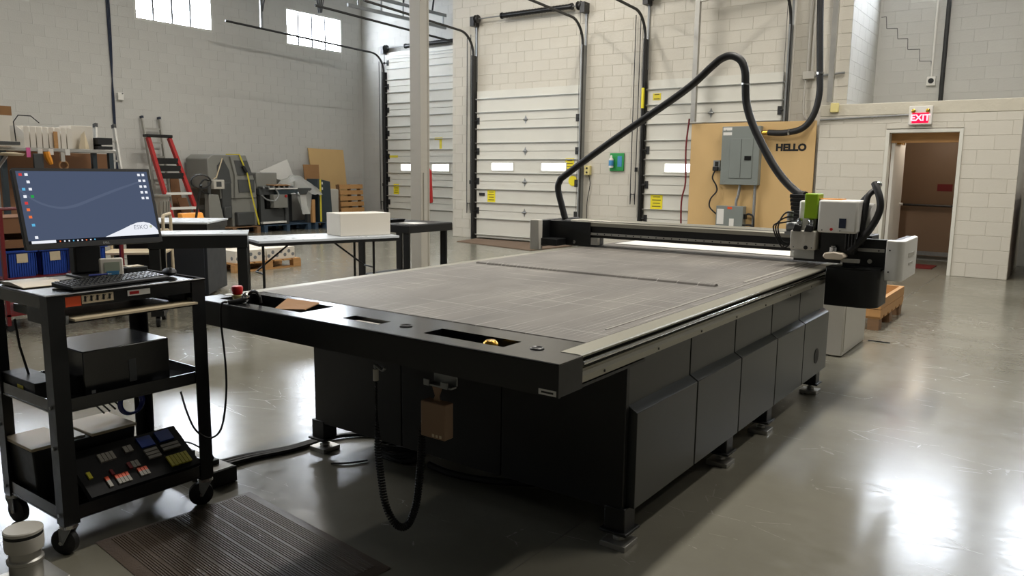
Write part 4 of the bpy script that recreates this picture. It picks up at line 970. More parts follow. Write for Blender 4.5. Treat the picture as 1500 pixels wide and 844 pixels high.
part('shell', MB().sphere((0, 0, .018), .03, 16, (1.7, .95, .6)), M_rubber, ms, local=True)
part('wheel', MB().cyl((.026, -.004, .034), (.026, .004, .034), .006, n=10), M_dsteel, ms, local=True)
pn = thing('pen', 'blue pen lying on the keyboard', 'pen', (-3.16, 1.55, 1.015)); part('barrel', MB().cyl((-3.17, 1.50, 1.0185), (-3.16, 1.57, 1.0185), .004, n=8), M_bluec, pn); part('tip', MB().cyl((-3.16, 1.57, 1.0185), (-3.158, 1.585, 1.0185), .003, .001, n=8), M_steel, pn)
ck = thing('desk_clock', 'small cream desk clock with blue dial beside the monitor stand', 'clock', (-3.225, 1.62, .9885), R(-20))
part('case', MB().prism([(-.022, 0), (.014, 0), (.004, .086), (-.014, .086)], 'y', -.044, .044), M_whiteb, ck, local=True, bevel=.005)
fcl = part('dial', MB().quad3([(.0113, -.028, .03), (.0113, .03, .03), (.0065, .03, .07), (.0065, -.028, .07)], .001), pm('dial_green', (160, 168, 150), .5), ck, local=True)
part('blue_strip', MB().quad3([(.0128, -.02, .018), (.0128, .026, .018), (.0115, .026, .034), (.0115, -.02, .034)], .0015), M_bluelab, fcl, local=True)
bx_ = thing('card_reader', 'flat black device lying behind the mouse', 'device', (-3.38, 1.79, .9885)); part('body', MB().box(-3.42, -3.34, 1.74, 1.84, .989, 1.012), M_rubber, bx_, bevel=.003); part('papers', MB().box(-3.41, -3.355, 1.76, 1.83, 1.012, 1.015), M_tan, bx_)
# computer, adapter, storage box, tool tray on lower shelves
pcx = thing('desktop_computer', 'black desktop computer lying on the middle cart shelf', 'computer', (-3.15, 1.55, .557))
part('case', MB().box(-3.32, -3.0, 1.375, 1.722, .557, .752), M_satin, pcx, bevel=.004); part('front_strip', MB().box(-3.0, -2.998, 1.55, 1.58, .60, .69), M_dgrey, pcx); part('badge', MB().box(-3.0, -2.998, 1.40, 1.415, .585, .597), M_steel, pcx)
ad = thing('adapter_box', 'small black adapter box with yellow label on the middle shelf', 'device', (-3.3, 1.3, .557)); part('case', MB().box(-3.42, -3.12, 1.25, 1.345, .557, .635), M_rubber, ad, bevel=.003); part('label', MB().box(-3.27, -3.22, 1.2485, 1.25, .58, .61), M_ystrap, ad)
part('cord', MB().tube([(-3.3, 1.27, .86), (-3.3, 1.28, .75), (-3.29, 1.30, .634)], .005, 6), M_rubber, ad)
sb = thing('storage_box', 'black plastic storage box with pale lids on the bottom shelf', 'box', (-3.31, 1.46, .139))
part('tub', MB().add([(x, y, z) for z, i in ((.14, .015), (.35, 0)) for x, y in ((-3.43+i, 1.25+i), (-3.19-i, 1.25+i), (-3.19-i, 1.66-i), (-3.43+i, 1.66-i))], [(3, 2, 1, 0), (4, 5, 6, 7), (0, 1, 5, 4), (1, 2, 6, 5), (2, 3, 7, 6), (3, 0, 4, 7)]), M_rubber, sb, bevel=.006)
for a, b in ((1.245, 1.40), (1.475, 1.665)): part('lid', MB().box(-3.435, -3.185, a, b, .35, .362), M_clear if 0 else M_tan, sb, bevel=.003)
part('lid_catch', MB().box(-3.40, -3.22, 1.41, 1.465, .35, .357), M_greyp, sb)
ft = thing('tool_tray', 'tilted black foam tray of coloured tool inserts on the bottom shelf', 'tool tray', (-3.05, 1.58, .19))
T0 = Vector((-2.95, 1.35, .192)); TU = Vector((-.20, 0, .125)); TV = Vector((0, .46, 0)); TN = TV.cross(TU).normalized(); TN = TN if TN.z > 0 else -TN
def tpt(u_, v_, h_=0): return T0+TU*u_+TV*v_+TN*h_
part('foam', MB().add([tpt(a, b, h) for h in (-.028, 0) for a, b in ((0, 0), (0, 1), (1, 1), (1, 0))], [(0, 1, 2, 3), (7, 6, 5, 4), (0, 4, 5, 1), (1, 5, 6, 2), (2, 6, 7, 3), (3, 7, 4, 0)]), M_foam, ft)
def ins(u0, u1, v0, v1, mt, h=.008): part('insert', MB().add([tpt(a, b, hh) for hh in (.0, h) for a, b in ((u0, v0), (u0, v1), (u1, v1), (u1, v0))], [(0, 1, 2, 3), (7, 6, 5, 4), (0, 4, 5, 1), (1, 5, 6, 2), (2, 6, 7, 3), (3, 7, 4, 0)]), mt, ft)
for k in range(6): ins(.1, .34, .74+.034*k, .768+.034*k, M_tool_y)
for k in range(4): ins(.08, .2, .25+.03*k, .275+.03*k, M_tool_g); ins(.2, .28, .25+.03*k, .275+.03*k, M_orangep)
for k in range(3): ins(.1, .2, .45+.03*k, .475+.03*k, M_tool_g); ins(.2, .28, .45+.03*k, .475+.03*k, M_orangep); ins(.32, .46, .40+.035*k, .43+.035*k, M_dred if k == 0 else M_tool_g)
ins(.08, .22, .17, .2, M_tool_g); ins(.22, .3, .17, .2, M_orangep); ins(.3, .42, .24, .265, M_dred); ins(.36, .5, .06, .09, M_tool_y)
for k in range(4): ins(.62, .8, .22+.035*k, .25+.035*k, M_tool_g)
for k in range(2): ins(.68, .82, .45+.04*k, .485+.04*k, M_tool_g)
for k in range(3): ins(.40+.08*k, .46+.08*k, .60, .72, M_tool_g)
for k in range(2): ins(.48+.08*k, .54+.08*k, .76, .93, M_tool_g)
ins(.68, .92, .60, .73, M_blue); ins(.70, .94, .78, .92, M_blue)
# cables behind the cart
kc = thing('network_cable', 'coil of blue network cable hanging behind the storage box', 'cable', (-3.3, 1.72, .36))
for k in range(3): part('loop', MB().tube([(-3.3+.012*k, 1.70+.05*math.cos(a), .42+.05*math.sin(a)+.004*k) for a in [2*math.pi*i/20 for i in range(20)]], .006, 6, closed=True), M_bluec, kc)
part('hanging_end', MB().tube(smoothpath([(-3.29, 1.70, .468), (-3.285, 1.69, .51), (-3.29, 1.685, .548)], 4), .005, 6), M_bluec, kc)
for k in range(4):
    part('power_cord', MB().tube(smoothpath([(-3.325, 1.60+.03*k, .59), (-3.36, 1.59+.03*k, .57), (-3.455, 1.58+.035*k, .52), (-3.46+.01*k, 1.60+.025*k, .44), (-3.35-.01*k, 1.61+.03*k, .385)], 4), .004, 5), M_rubber, kt)
ps = thing('power_strip', 'black power strip box on the floor at the cart corner', 'power strip', (-3.3, 2.06, 0))
part('case', MB().box(-3.42, -3.06, 1.93, 2.06, .002, .075), M_rubber, ps, bevel=.004); part('top_plate', MB().box(-3.41, -3.07, 1.94, 2.05, .075, .078), M_greyp, ps)
part('plug', MB().box(-3.36, -3.32, 1.97, 2.01, .078, .105), M_rubber, ps); part('plug', MB().box(-3.18, -3.14, 1.98, 2.02, .078, .1), M_rubber, ps)
part('lead', MB().tube(smoothpath([(-3.35, 1.99, .1), (-3.36, 1.95, .15), (-3.28, 1.97, .16), (-3.17, 2.0, .12), (-3.16, 2.0, .1)], 5), .004, 5), M_rubber, ps)
# floor cables
for k in range(3):
    solo('floor_cable', MB().tube(smoothpath([(-3.3+.03*k, 2.07+.012*k, .018), (-3.28+.03*k, 2.25+.01*k, .014), (-3.2+.02*k, 2.46, .014), (-3.16+.02*k, 2.7+.03*k, .014), (-2.98+.03*k, 2.88+.04*k, .014), (-2.7+.1*k, 2.9+.04*k, .014)], 6), .011, 6), M_rubber, 'thick black cable on the floor between power strip and cutting table', 'cable', group='floor cables')
cl_ = thing('cable_coil', 'coil of black cable lying on the floor under the cutting table', 'cable', (-2.62, 2.78, 0))
for k in range(6): part('loop', MB().tube([(-2.68+(.13+.006*(k % 3))*math.cos(a)+.02*(k % 2), 2.745+(.085+.005*(k % 2))*math.sin(a), .012+.014*k+.006*math.sin(3*a+k)) for a in [2*math.pi*i/24 for i in range(24)]], .008, 6, closed=True), M_rubber, cl_)
solo('loose_wire', MB().tube(smoothpath([(-2.87, 2.46, .006), (-2.80, 2.52, .008), (-2.76, 2.60, .006)], 5), .005, 6), M_rubber, 'loose end of black wire on the floor before the cable coil', 'wire')
for k in range(4):
    solo('drop_cable', MB().tube(smoothpath([(-2.98+.03*k, 2.72, .15), (-2.97+.035*k, 2.74, .11), (-2.94+.03*k, 2.80, .05), (-2.93+.025*k, 2.86, .045)], 5), .008, 6), M_rubber, 'black cable dropping from under the cutting table', 'cable', group='cables dropping under the table')
solo('floor_hose', MB().tube(smoothpath([(-2.45, 2.72, .02), (-2.3, 2.70, .02), (-2.1, 2.74, .02), (-1.9, 2.85, .02), (-1.7, 3.0, .02)], 5), .018, 8), M_rubber, 'thick black hose on the floor under the cutting table', 'hose')

# ------------------------------------------------------------ floor mat and steel post
mt_ = thing('ribbed_mat', 'brown ribbed vinyl floor mat before the cutting table', 'mat', (-2.4, 1.6, 0))
ma, mb_, mc_ = Vector((-2.965, 1.405, 0)), Vector((-2.905, 2.015, 0)), Vector((-1.955, 1.915, 0))
ud = (mc_-mb_).normalized(); vd = (ma-mb_).normalized(); LU, LV = 1.0, .66
MM = lambda u_, v_, z: tuple(mb_+ud*u_+vd*v_+Vector((0, 0, z)))
vs_, fs_ = [], []
us = [0, .03, LU-.03, LU]; zz = [.002, .012, .012, .002]; vv = [0, .035, LV-.035, LV]
for i, u_ in enumerate(us):
    for j, v_ in enumerate(vv): vs_.append(MM(u_, v_, min(zz[i], zz[j])))
fs_ = [(i*4+j, i*4+j+1, (i+1)*4+j+1, (i+1)*4+j) for i in range(3) for j in range(3)]
part('base', MB().add(vs_, [f[::-1] for f in fs_]), M_mat, mt_)
rb = MB(); k = 0; v_ = .045
while v_ < LV-.05:
    wd_ = .006
    rb.add([MM(.04, v_, .012), MM(LU-.04, v_, .012), MM(LU-.04, v_+wd_, .012), MM(.04, v_+wd_, .012), MM(.04, v_+.001, .0145), MM(LU-.04, v_+.001, .0145), MM(LU-.04, v_+wd_-.001, .0145), MM(.04, v_+wd_-.001, .0145)], [(4, 5, 6, 7)[::-1], (0, 1, 5, 4)[::-1], (1, 2, 6, 5)[::-1], (2, 3, 7, 6)[::-1], (3, 0, 4, 7)[::-1]])
    k += 1; v_ += .0095 if k % 6 else .017
part('ribs', rb, M_mat, mt_, kind='stuff')
for i, (x, y, zo) in enumerate(((-2.87, 1.075, 0), (-3.06, .99, 0))):
    t = thing('steel_post', ('short polished steel post with white cap on a steel plate', 'second steel post half hidden behind the first')[i], 'post', (x, y, 0))
    part('barrel', MB().lathe([(.05, .0125), (.052, .02), (.052, .075), (.058, .08), (.058, .09), (.05, .095), (.05, .12)], (x, y, 0), 32), M_alum, t)
    part('cap', MB().lathe([(.05, .12), (.06, .125), (.062, .14), (.062, .175)], (x, y, 0), 32), M_greyp, t)
    part('band', MB().lathe([(.0605, .175), (.0605, .187)], (x, y, 0), 32), M_ink, t)
    part('lid', MB().lathe([(.062, .187), (.062, .196), (.058, .2), (.001, .201)], (x, y, 0), 32), M_greyp, t)
    part('plate', MB().box(x-.1+.008*i, x+.1-.03*i, y-.09, y+.045 if i else y+.1, 0, .012), M_alum, t, bevel=.002)

# ------------------------------------------------------------ tables behind the cutting table
def L2(o, a):                                   # local frame of a rotated thing
    return o
# black heavy bench A with pale top
ta = thing('work_bench', 'black framed work bench with pale top between cart and folding table', 'bench', (-6.65, 4.19, 0), R(53))
w2, d2_ = .43, .23
part('top', MB().box(-w2, w2, -d2_, d2_, .835, .852), pm('pale_bench_top', (206, 212, 218), .3, var=.03), ta, local=True, bevel=.003)
part('apron', MB().box(-w2+.005, w2-.005, -d2_+.005, d2_-.005, .72, .835), M_black, ta, local=True)
for sx in (-1, 1):
    for sy_ in (-1, 1):
        lg = part('leg', MB().box(sx*(w2-.10), sx*(w2-.01), sy_*(d2_-.01), sy_*(d2_-.08), .11, .72), M_black, ta, local=True, bevel=.006)
        part('caster_wheel', MB().cyl((sx*(w2-.055)-.016, sy_*(d2_-.045), .05), (sx*(w2-.055)+.016, sy_*(d2_-.045), .05), .05, n=20), M_rubber, lg, local=True)
        part('caster_fork', MB().box(sx*(w2-.055)-.022, sx*(w2-.055)+.022, sy_*(d2_-.045)-.018, sy_*(d2_-.045)+.018, .06, .112), M_whitep, lg, local=True)
for sx in (-1, 1): part('foot_beam', MB().box(sx*(w2-.11), sx*(w2-.0), -d2_, d2_, .10, .15), M_black, ta, local=True)
# dark cabinet bench B behind it
tb = thing('cabinet_bench', 'pale topped bench over black cabinets behind the work bench', 'bench', (-8.45, 5.0, 0), R(40))
part('top', MB().box(-.5, .5, -.4, .4, .83, .85), MATS['pale_bench_top'], tb, local=True, bevel=.003)
part('apron', MB().box(-.49, .49, -.39, .39, .76, .83), M_black, tb, local=True)
cbx = part('cabinet', MB().box(.0, .47, -.36, .36, .03, .76), pm('dark_slate_cabinet', (40, 44, 50), .5), tb, local=True, bevel=.006)
part('cabinet_door', MB().box(.03, .44, -.375, -.36, .06, .74), MATS['dark_slate_cabinet'], cbx, local=True, bevel=.004)
part('cabinet', MB().box(-.47, -.03, -.2, .36, .03, .76), M_blackm, tb, local=True)
# steel trolley frame under/between
tf = thing('tube_trolley', 'cream tube framed trolley standing in front of the black cabinets', 'trolley', (-7.95, 4.28, 0), R(50))
for sy_ in (-.22, .22):
    part('side_frame', MB().tube([(-.3, sy_, .05), (-.3, sy_, .74), (-.27, sy_, .78), (.27, sy_, .78), (.3, sy_, .74), (.3, sy_, .05)], .016, 8), M_tan, tf, local=True)
for z in (.14, .56): part('shelf', MB().box(-.3, .3, -.22, .22, z, z+.02), M_tan if z > .3 else M_black, tf, local=True)
for sx in (-.3, .3):
    for sy_ in (-.22, .22): part('wheel', MB().cyl((sx, sy_-.012, .04), (sx, sy_+.012, .04), .04, n=16), M_rubber, tf, local=True)
part('push_handle', MB().tube([(.3, -.22, .76), (.3, -.22, .93), (.3, -.19, .96), (.3, .19, .96), (.3, .22, .93), (.3, .22, .76)], .016, 8), M_tan, tf, local=True)
# folding table with carton
FA = Vector((-6.51, 4.66)); FB = Vector((-6.03, 6.01)); fdir = (FB-FA).normalized(); fang = math.atan2(fdir.y, fdir.x)
fc_ = FA+fdir*(.5*(FB-FA).length)+Vector((-fdir.y, fdir.x))*.32
fo = thing('folding_table', 'white topped folding table with black legs carrying a carton', 'table', (fc_.x, fc_.y, 0), fang)
hl = (FB-FA).length/2
part('tabletop', MB().box(-hl+.06, hl+.16, -.32, .32, .715, .742), MATS['pale_bench_top'], fo, local=True, bevel=.004)
part('rim', MB().box(-hl+.065, hl+.155, -.315, .315, .685, .715), M_black, fo, local=True)
for sx in (-1, 1):
    for sy_ in (-.26, .26): part('leg', MB().cyl((sx*(hl-.12), sy_, .0), (sx*(hl-.12), sy_, .69), .014, n=8), M_black, fo, local=True)
    part('cross_tube', MB().cyl((sx*(hl-.12), -.26, .12), (sx*(hl-.12), .26, .12), .011, n=8), M_black, fo, local=True)
    part('brace', MB().cyl((sx*(hl-.12), -.0, .4), (sx*(hl-.5), 0, .69), .01, n=8), M_black, fo, local=True)
    part('brace', MB().cyl((sx*(hl-.12), -.26, .4), (sx*(hl-.12), 0, .4), .01, n=8), M_black, fo, local=True)
cb = thing('white_carton', 'plain white carton lying on the folding table', 'carton', (fc_.x+fdir.x*.56, fc_.y+fdir.y*.56, .743), fang+R(3))
part('box', MB().box(-.32, .28, -.17, .17, 0, .24), M_whiteb, cb, local=True, bevel=.004)
part('flap_seam', MB().box(.2805, .283, -.06, .06, .0, .24), M_paper, cb, local=True)
# small black bench near the column
bb = thing('small_bench', 'small black bench with grey top in front of the steel column', 'bench', (-6.86, 7.22, 0), R(0))
part('top', MB().box(-.5, .42, -.42, .38, .775, .80), M_dsteel, bb, local=True, bevel=.004)
part('tray_rim', MB().box(-.5, .425, -.425, -.41, .70, .79).box(.41, .425, -.41, .38, .70, .79), M_black, bb, local=True, bevel=.004)
for x, y in ((-.42, -.36), (.36, -.36), (.36, .32), (-.42, .32)):
    part('leg', MB().prism([(x-.05, y-.05), (x+.05, y-.05), (x+.05, y-.02), (x-.02, y-.02), (x-.02, y+.05), (x-.05, y+.05)], 'z', 0, .775), M_black, bb, local=True, bevel=.006)
part('lower_shelf', MB().box(-.44, .38, -.38, .34, .1, .14), M_black, bb, local=True)
solo('white_papers', MB().box(-6.75, -6.5, 6.95, 7.2, .801, .806), M_paper, 'white papers lying on the small black bench', 'paper')
solo('black_tray', MB().prism([(-7.25, .801), (-6.95, .801), (-6.92, .835), (-7.28, .835)], 'y', 6.95, 7.25), M_rubber, 'shallow black tray at the back of the small bench', 'tray')

# ------------------------------------------------------------ pallet with printed cartons, pallet jack
def pallet(name, lab, loc, rz, lx, ly, mt, h=.13, group=None):
    t = thing(name, lab, 'pallet', loc, rz, group)
    n = max(4, int(lx/.16))
    for i in range(n):
        x = -lx/2+lx*(i+.5)/n; part('deck_board', MB().box(x-lx/n*.4, x+lx/n*.4, -ly/2, ly/2, h-.02, h), mt, t, local=True)
    for y in (-ly/2+.05, 0, ly/2-.05):
        for x in (-lx/2+.07, 0, lx/2-.07): part('block', MB().box(x-.07, x+.07, y-.045, y+.045, .02, h-.02), mt, t, local=True)
        part('runner', MB().box(-lx/2, lx/2, y-.045, y+.045, 0, .02), mt, t, local=True)
    return t
pallet('wooden_pallet', 'wooden pallet under the cartons printed with grey dots', (-9.9, 7.0, 0), R(90), 1.15, 1.0, M_wood)
def dotted(i, x0, x1, y0, y1, z0, z1, lab):
    t = thing('printed_carton', lab, 'carton', ((x0+x1)/2, (y0+y1)/2, z0), group='cartons printed with grey dots')
    part('box', MB().box(x0, x1, y0, y1, z0, z1), M_whiteb, t, bevel=.004)
    rnd_ = random.Random(i); md = pm('grey_print', (120, 124, 128), .7)
    mb = MB()
    for k in range(7):
        y = y0+(k+.5)*(y1-y0)/7; z = z0+(z1-z0)*(.35+.3*(k % 2))
        mb.lathe([(.001, 0), (.028, 0), (.028, .001), (.001, .001)], (x1, y, z), 8, 'x')
    part('dots', mb, md, t, kind='stuff')
    mb = MB()
    for k in range(5): mb.lathe([(.001, 0), (.028, 0), (.028, .001), (.001, .001)], (x0+(k+.5)*(x1-x0)/5, y0-.001, z0+(z1-z0)*(.35+.3*(k % 2))), 8, 'y')
    part('dots', mb, md, t, kind='stuff')
dotted(1, -10.35, -9.45, 6.48, 6.98, .131, .30, 'white carton printed with grey dots, the near one on the pallet')
dotted(2, -10.35, -9.45, 7.0, 7.5, .131, .30, 'white carton printed with grey dots, the far one on the pallet')
dotted(3, -10.3, -9.9, 6.5, 6.85, .301, .42, 'small white carton printed with grey dots on top of the others')
pj = thing('pallet_jack', 'orange pallet jack parked behind the printed cartons', 'pallet jack', (-11.2, 6.6, 0))
for y in (6.4, 6.85): part('fork', MB().box(-11.1, -10.0+.0, y-.08, y+.08, .43, .49) if 0 else MB().box(-11.9, -10.75, y-.08, y+.08, .05, .12), M_orange, pj)
part('mast', MB().prism([(-10.8, .1), (-10.55, .1), (-10.55, .5), (-10.7, .78), (-10.8, .78)], 'y', 6.45, 6.8), M_orange, pj, bevel=.01)
part('handle', MB().tube([(-10.66, 6.62, .5), (-10.5, 6.62, 1.0), (-10.42, 6.62, 1.2)], .018, 8), M_black, pj)
part('handle_loop', MB().tube([(-10.42+.03*math.cos(a), 6.62+.14*math.cos(a), 1.25+.1*math.sin(a)) for a in [2*math.pi*i/16 for i in range(16)]], .014, 6, closed=True), M_black, pj)
for y in (6.55, 6.7): part('steer_wheel', MB().cyl((-10.62, y-.03, .08), (-10.62, y+.03, .08), .08, n=16), M_rubber, pj)

# ------------------------------------------------------------ machine on pallets at the left wall
for i, (y, mt, lab) in enumerate(((10.3, M_wood2, 'weathered pallet under the grey housed machine'), (11.75, M_bluepal, 'blue pallet under the machine bed with clear film'), (12.92, M_bluepal, 'blue pallet under the dark teal cabinet'))):
    pallet('shipping_pallet', lab, (-15.5, y, 0), 0, 1.0, 1.35 if i < 2 else .75, mt, .16)
mcn = thing('grey_machine', 'large grey housed machine with sloped window strapped to a pallet', 'machine', (-15.5, 10.4, .162))
Z0 = .162
part('housing', MB().prism([(10.05, Z0+.62), (10.98, Z0+.62), (10.98, 1.1), (10.74, 1.74), (9.9, 1.74), (9.78, 1.65), (9.78, 1.0), (10.05, 1.0)], 'x', -15.95, -15.12), M_grey, mcn, bevel=.02)
part('side_opening', MB().prism([(10.0, 1.12), (10.34, 1.12), (10.3, 1.4), (10.15, 1.66), (10.0, 1.5)], 'x', -15.121, -15.115), M_dgrey, mcn)
part('window', MB().prism([(10.45, 1.3), (10.88, 1.3), (10.75, 1.62), (10.4, 1.62)], 'x', -15.12, -15.10), pm('smoked_window', (78, 80, 80), .2), mcn)
part('window', MB().prism([(10.52, .92), (10.92, .92), (10.92, 1.2), (10.5, 1.2)], 'x', -15.12, -15.10), MATS['smoked_window'], mcn)
part('door_frame', MB().prism([(10.38, .8), (10.44, .8), (10.46, 1.28), (10.36, 1.7), (10.3, 1.7), (10.4, 1.28)], 'x', -15.12, -15.06), M_grey, mcn)
part('pedestal', MB().box(-15.9, -15.15, 10.35, 11.0, Z0, .79), M_grey, mcn, bevel=.01)
part('motor_box', MB().box(-15.15, -15.02, 10.4, 10.85, Z0+.02, .48), M_dgrey, mcn, bevel=.02)
part('gear_case', MB().box(-15.6, -15.1, 10.08, 10.33, .5, 1.15), M_dgrey, mcn, bevel=.03)
part('gear_case', MB().box(-15.3, -15.05, 10.1, 10.3, .35, .62), M_dgrey, mcn, bevel=.03)
part('belt_guard', MB().prism([(9.7, Z0), (10.1, Z0), (9.95, .88), (9.72, .9)], 'x', -15.2, -15.02), M_grey, mcn, bevel=.02)
cns = part('console', MB().box(-15.15, -14.95, 9.8, 10.06, 1.0, 1.2), M_greyp, mcn, bevel=.015); part('console_screen', MB().box(-14.95, -14.945, 9.86, 9.98, 1.05, 1.16), M_dgrey, cns)
part('console_post', MB().cyl((-15.1, 9.75, Z0), (-15.05, 9.75, 1.15), .035, n=10), M_dgrey, mcn)
part('pipe_loop', MB().tube(smoothpath([(-15.05, 9.75, 1.18), (-15.0, 9.6, 1.2), (-15.0, 9.5, 1.08), (-15.0, 9.55, .95), (-15.05, 9.74, .9)], 5), .018, 8), M_black, mcn)
ys = thing('ratchet_strap', 'yellow ratchet strap pulled over the grey machine', 'strap', (-15.1, 10.7, .16))
part('webbing', MB().tube([(-15.5, 10.5, 1.752), (-15.09, 10.55, 1.75), (-15.05, 10.72, 1.3), (-15.03, 10.78, .9), (-14.99, 10.93, .19)], .018, 4), M_ystrap, ys); part('buckle', MB().bar((-15.05, 10.6, 1.5), (-15.04, 10.68, 1.36), .06, .05), M_ink, ys)
s2 = thing('ratchet_strap', 'pale strap hanging over the left of the grey machine', 'strap', (-15.1, 10.0, 1.2)); part('webbing', MB().tube([(-15.09, 10.12, 1.66), (-15.08, 9.95, 1.25), (-15.05, 9.86, 1.22)], .014, 4), M_tan, s2)
mbd = thing('machine_bed', 'grey machine bed with rollers and hanging control box', 'machine', (-15.5, 11.7, .162))
part('frame', MB().box(-15.9, -15.1, 11.05, 12.55, .85, 1.0), M_dgrey, mbd, bevel=.01)
part('upper_housing', MB().box(-15.9, -15.2, 11.05, 11.62, 1.0, 1.36), M_grey, mbd, bevel=.02)
for k in range(7): part('roller', MB().cyl((-15.3, 11.1+.14*k, 1.03), (-15.0, 11.1+.14*k, 1.03), .03, n=10), M_steel, mbd)
part('front_rail', MB().box(-15.05, -15.0, 11.25, 12.05, .98, 1.01), M_whitep, mbd)
part('blue_grey_beam', MB().box(-15.1, -15.0, 11.45, 12.05, .86, .96), M_dkteal, mbd)
part('control_box', MB().box(-15.1, -14.96, 11.33, 11.72, .55, .86), M_grey, mbd, bevel=.01); part('red_knob', MB().cyl((-14.96, 11.66, .82), (-14.93, 11.66, .82), .03, n=10), M_red, mbd)
for y in (11.12, 11.8, 12.45): part('leg', MB().box(-15.2, -15.1, y-.05, y+.05, Z0, .85), M_dgrey, mbd); part('leg', MB().box(-15.9, -15.8, y-.05, y+.05, Z0, .85), M_dgrey, mbd)
part('lower_box', MB().box(-15.7, -15.15, 11.2, 11.75, Z0+.04, .52), M_dgrey, mbd); part('foot_rail', MB().box(-15.1, -15.0, 11.05, 11.7, .2, .24), M_whitep, mbd)
part('hose', MB().tube(smoothpath([(-15.0, 11.4, 1.0), (-14.95, 11.46, .85), (-14.97, 11.36, .72), (-15.05, 11.2, .75), (-15.1, 11.1, .85)], 5), .018, 6), M_steel, mbd)
solo('cardboard_flat', MB().quad3([(-14.95, 11.35, 1.063), (-14.95, 11.8, 1.063), (-15.19, 11.85, 1.075), (-15.19, 11.3, 1.075)], .012), M_card, 'flat brown cardboard lying on the machine bed', 'cardboard')
# clear film heap
fv, ff = [], []; rndf = random.Random(3)
NU, NV = 14, 9
for i in range(NU):
    for j in range(NV):
        y = 11.85+.95*i/(NU-1); t_ = j/(NV-1)
        ztop = 1.03+.27*math.sin(math.pi*min(1, (i+1)/NU))
        z = 1.03+(ztop-1.03)*math.sin(math.pi*min(1, t_*1.3))-max(0, t_-.62)*(1.7 if 3 < i < 8 else .5)
        fv.append((-15.7+.75*t_+.03*rndf.uniform(-1, 1), y+.03*rndf.uniform(-1, 1), z+.03*rndf.uniform(-1, 1)))
ff = [(i*NV+j, (i+1)*NV+j, (i+1)*NV+j+1, i*NV+j+1) for i in range(NU-1) for j in range(NV-1)]
solo('clear_film', MB().add(fv, ff), M_clear, 'crumpled clear plastic film draped over the end of the machine bed', 'plastic film')
solo('white_board', MB().quad3([(-15.85, 11.6, 1.38), (-15.8, 12.62, 1.02), (-15.8, 12.55, 1.3), (-15.85, 12.42, 1.68)], .02), M_paper, 'white board leaning aslant on the wall behind the machine bed', 'board')
solo('wooden_post', MB().box(-15.07, -15.0, 12.47, 12.56, .162, .72), M_wood, 'short wooden post standing before the dark teal cabinet', 'post')
tc_ = thing('teal_cabinet', 'dark teal machine cabinet strapped in yellow', 'cabinet', (-15.5, 12.95, .162))
part('body', MB().prism([(12.76, Z0), (13.2, Z0), (13.14, 1.15), (12.76, 1.22)], 'x', -15.55, -15.1), M_dkteal, tc_, bevel=.015)
for z in (.95, 1.08): part('latch', MB().box(-15.1, -15.09, 12.86, 12.89, z, z+.06), M_whitep, tc_)
ys3 = thing('ratchet_strap', 'yellow strap running down the dark teal cabinet', 'strap', (-15.05, 12.8, .17)); part('webbing', MB().box(-15.085, -15.078, 12.78, 12.83, .17, 1.2), M_ystrap, ys3)
# leaning boards and pallets by the corner
solo('tan_board', MB().quad3([(-15.78, 13.31, .02), (-15.78, 14.4, .02), (-16.03, 14.4, 1.96), (-16.03, 13.22, 1.98)], .02), M_ply, 'large tan board leaning on the grey wall near the corner', 'board')
solo('brown_board', MB().quad3([(-15.62, 12.9, .165), (-15.62, 13.27, .165), (-15.84, 13.4, 1.56), (-15.84, 12.9, 1.56)], .015), M_card, 'brown board tucked behind the dark teal cabinet', 'board')
sp_ = thing('upright_pallet', 'wooden pallet standing upright against the tan board', 'pallet', (-15.45, 14.2, 0))
for k in range(7):
    z = .05+.15*k
    part('slat', MB().quad3([(-15.42-.012*k, 13.78, z), (-15.42-.012*k, 14.58, z), (-15.43-.012*k, 14.58, z+.11), (-15.43-.012*k, 13.78, z+.11)], .02), M_wood, sp_)
for y in (13.82, 14.2, 14.54): part('stringer', MB().bar((-15.5, y, .0), (-15.61, y, 1.06), .05, .09, (1, 0, 0)), M_wood2, sp_)
solo('grey_bundle', MB().box(-15.7, -15.47, 13.44, 13.74, .0, .95), M_greyp, 'pale grey wrapped bundle beside the upright pallet', 'bundle', bevel=.03)
solo('dark_brown_board', MB().quad3([(-15.75, 9.28, .02), (-15.75, 9.6, .02), (-16.0, 9.61, 1.28), (-16.0, 9.42, 1.24)], .02), M_card2, 'dark brown board leaning on the wall beside the machine handle', 'board')
solo('dark_brown_sheet', MB().quad3([(-15.3, 9.38, .02), (-15.3, 9.6, .02), (-15.7, 9.6, .8), (-15.7, 9.38, .8)], .015), M_card2, 'low dark brown sheet leaning beside the red step ladder', 'sheet')

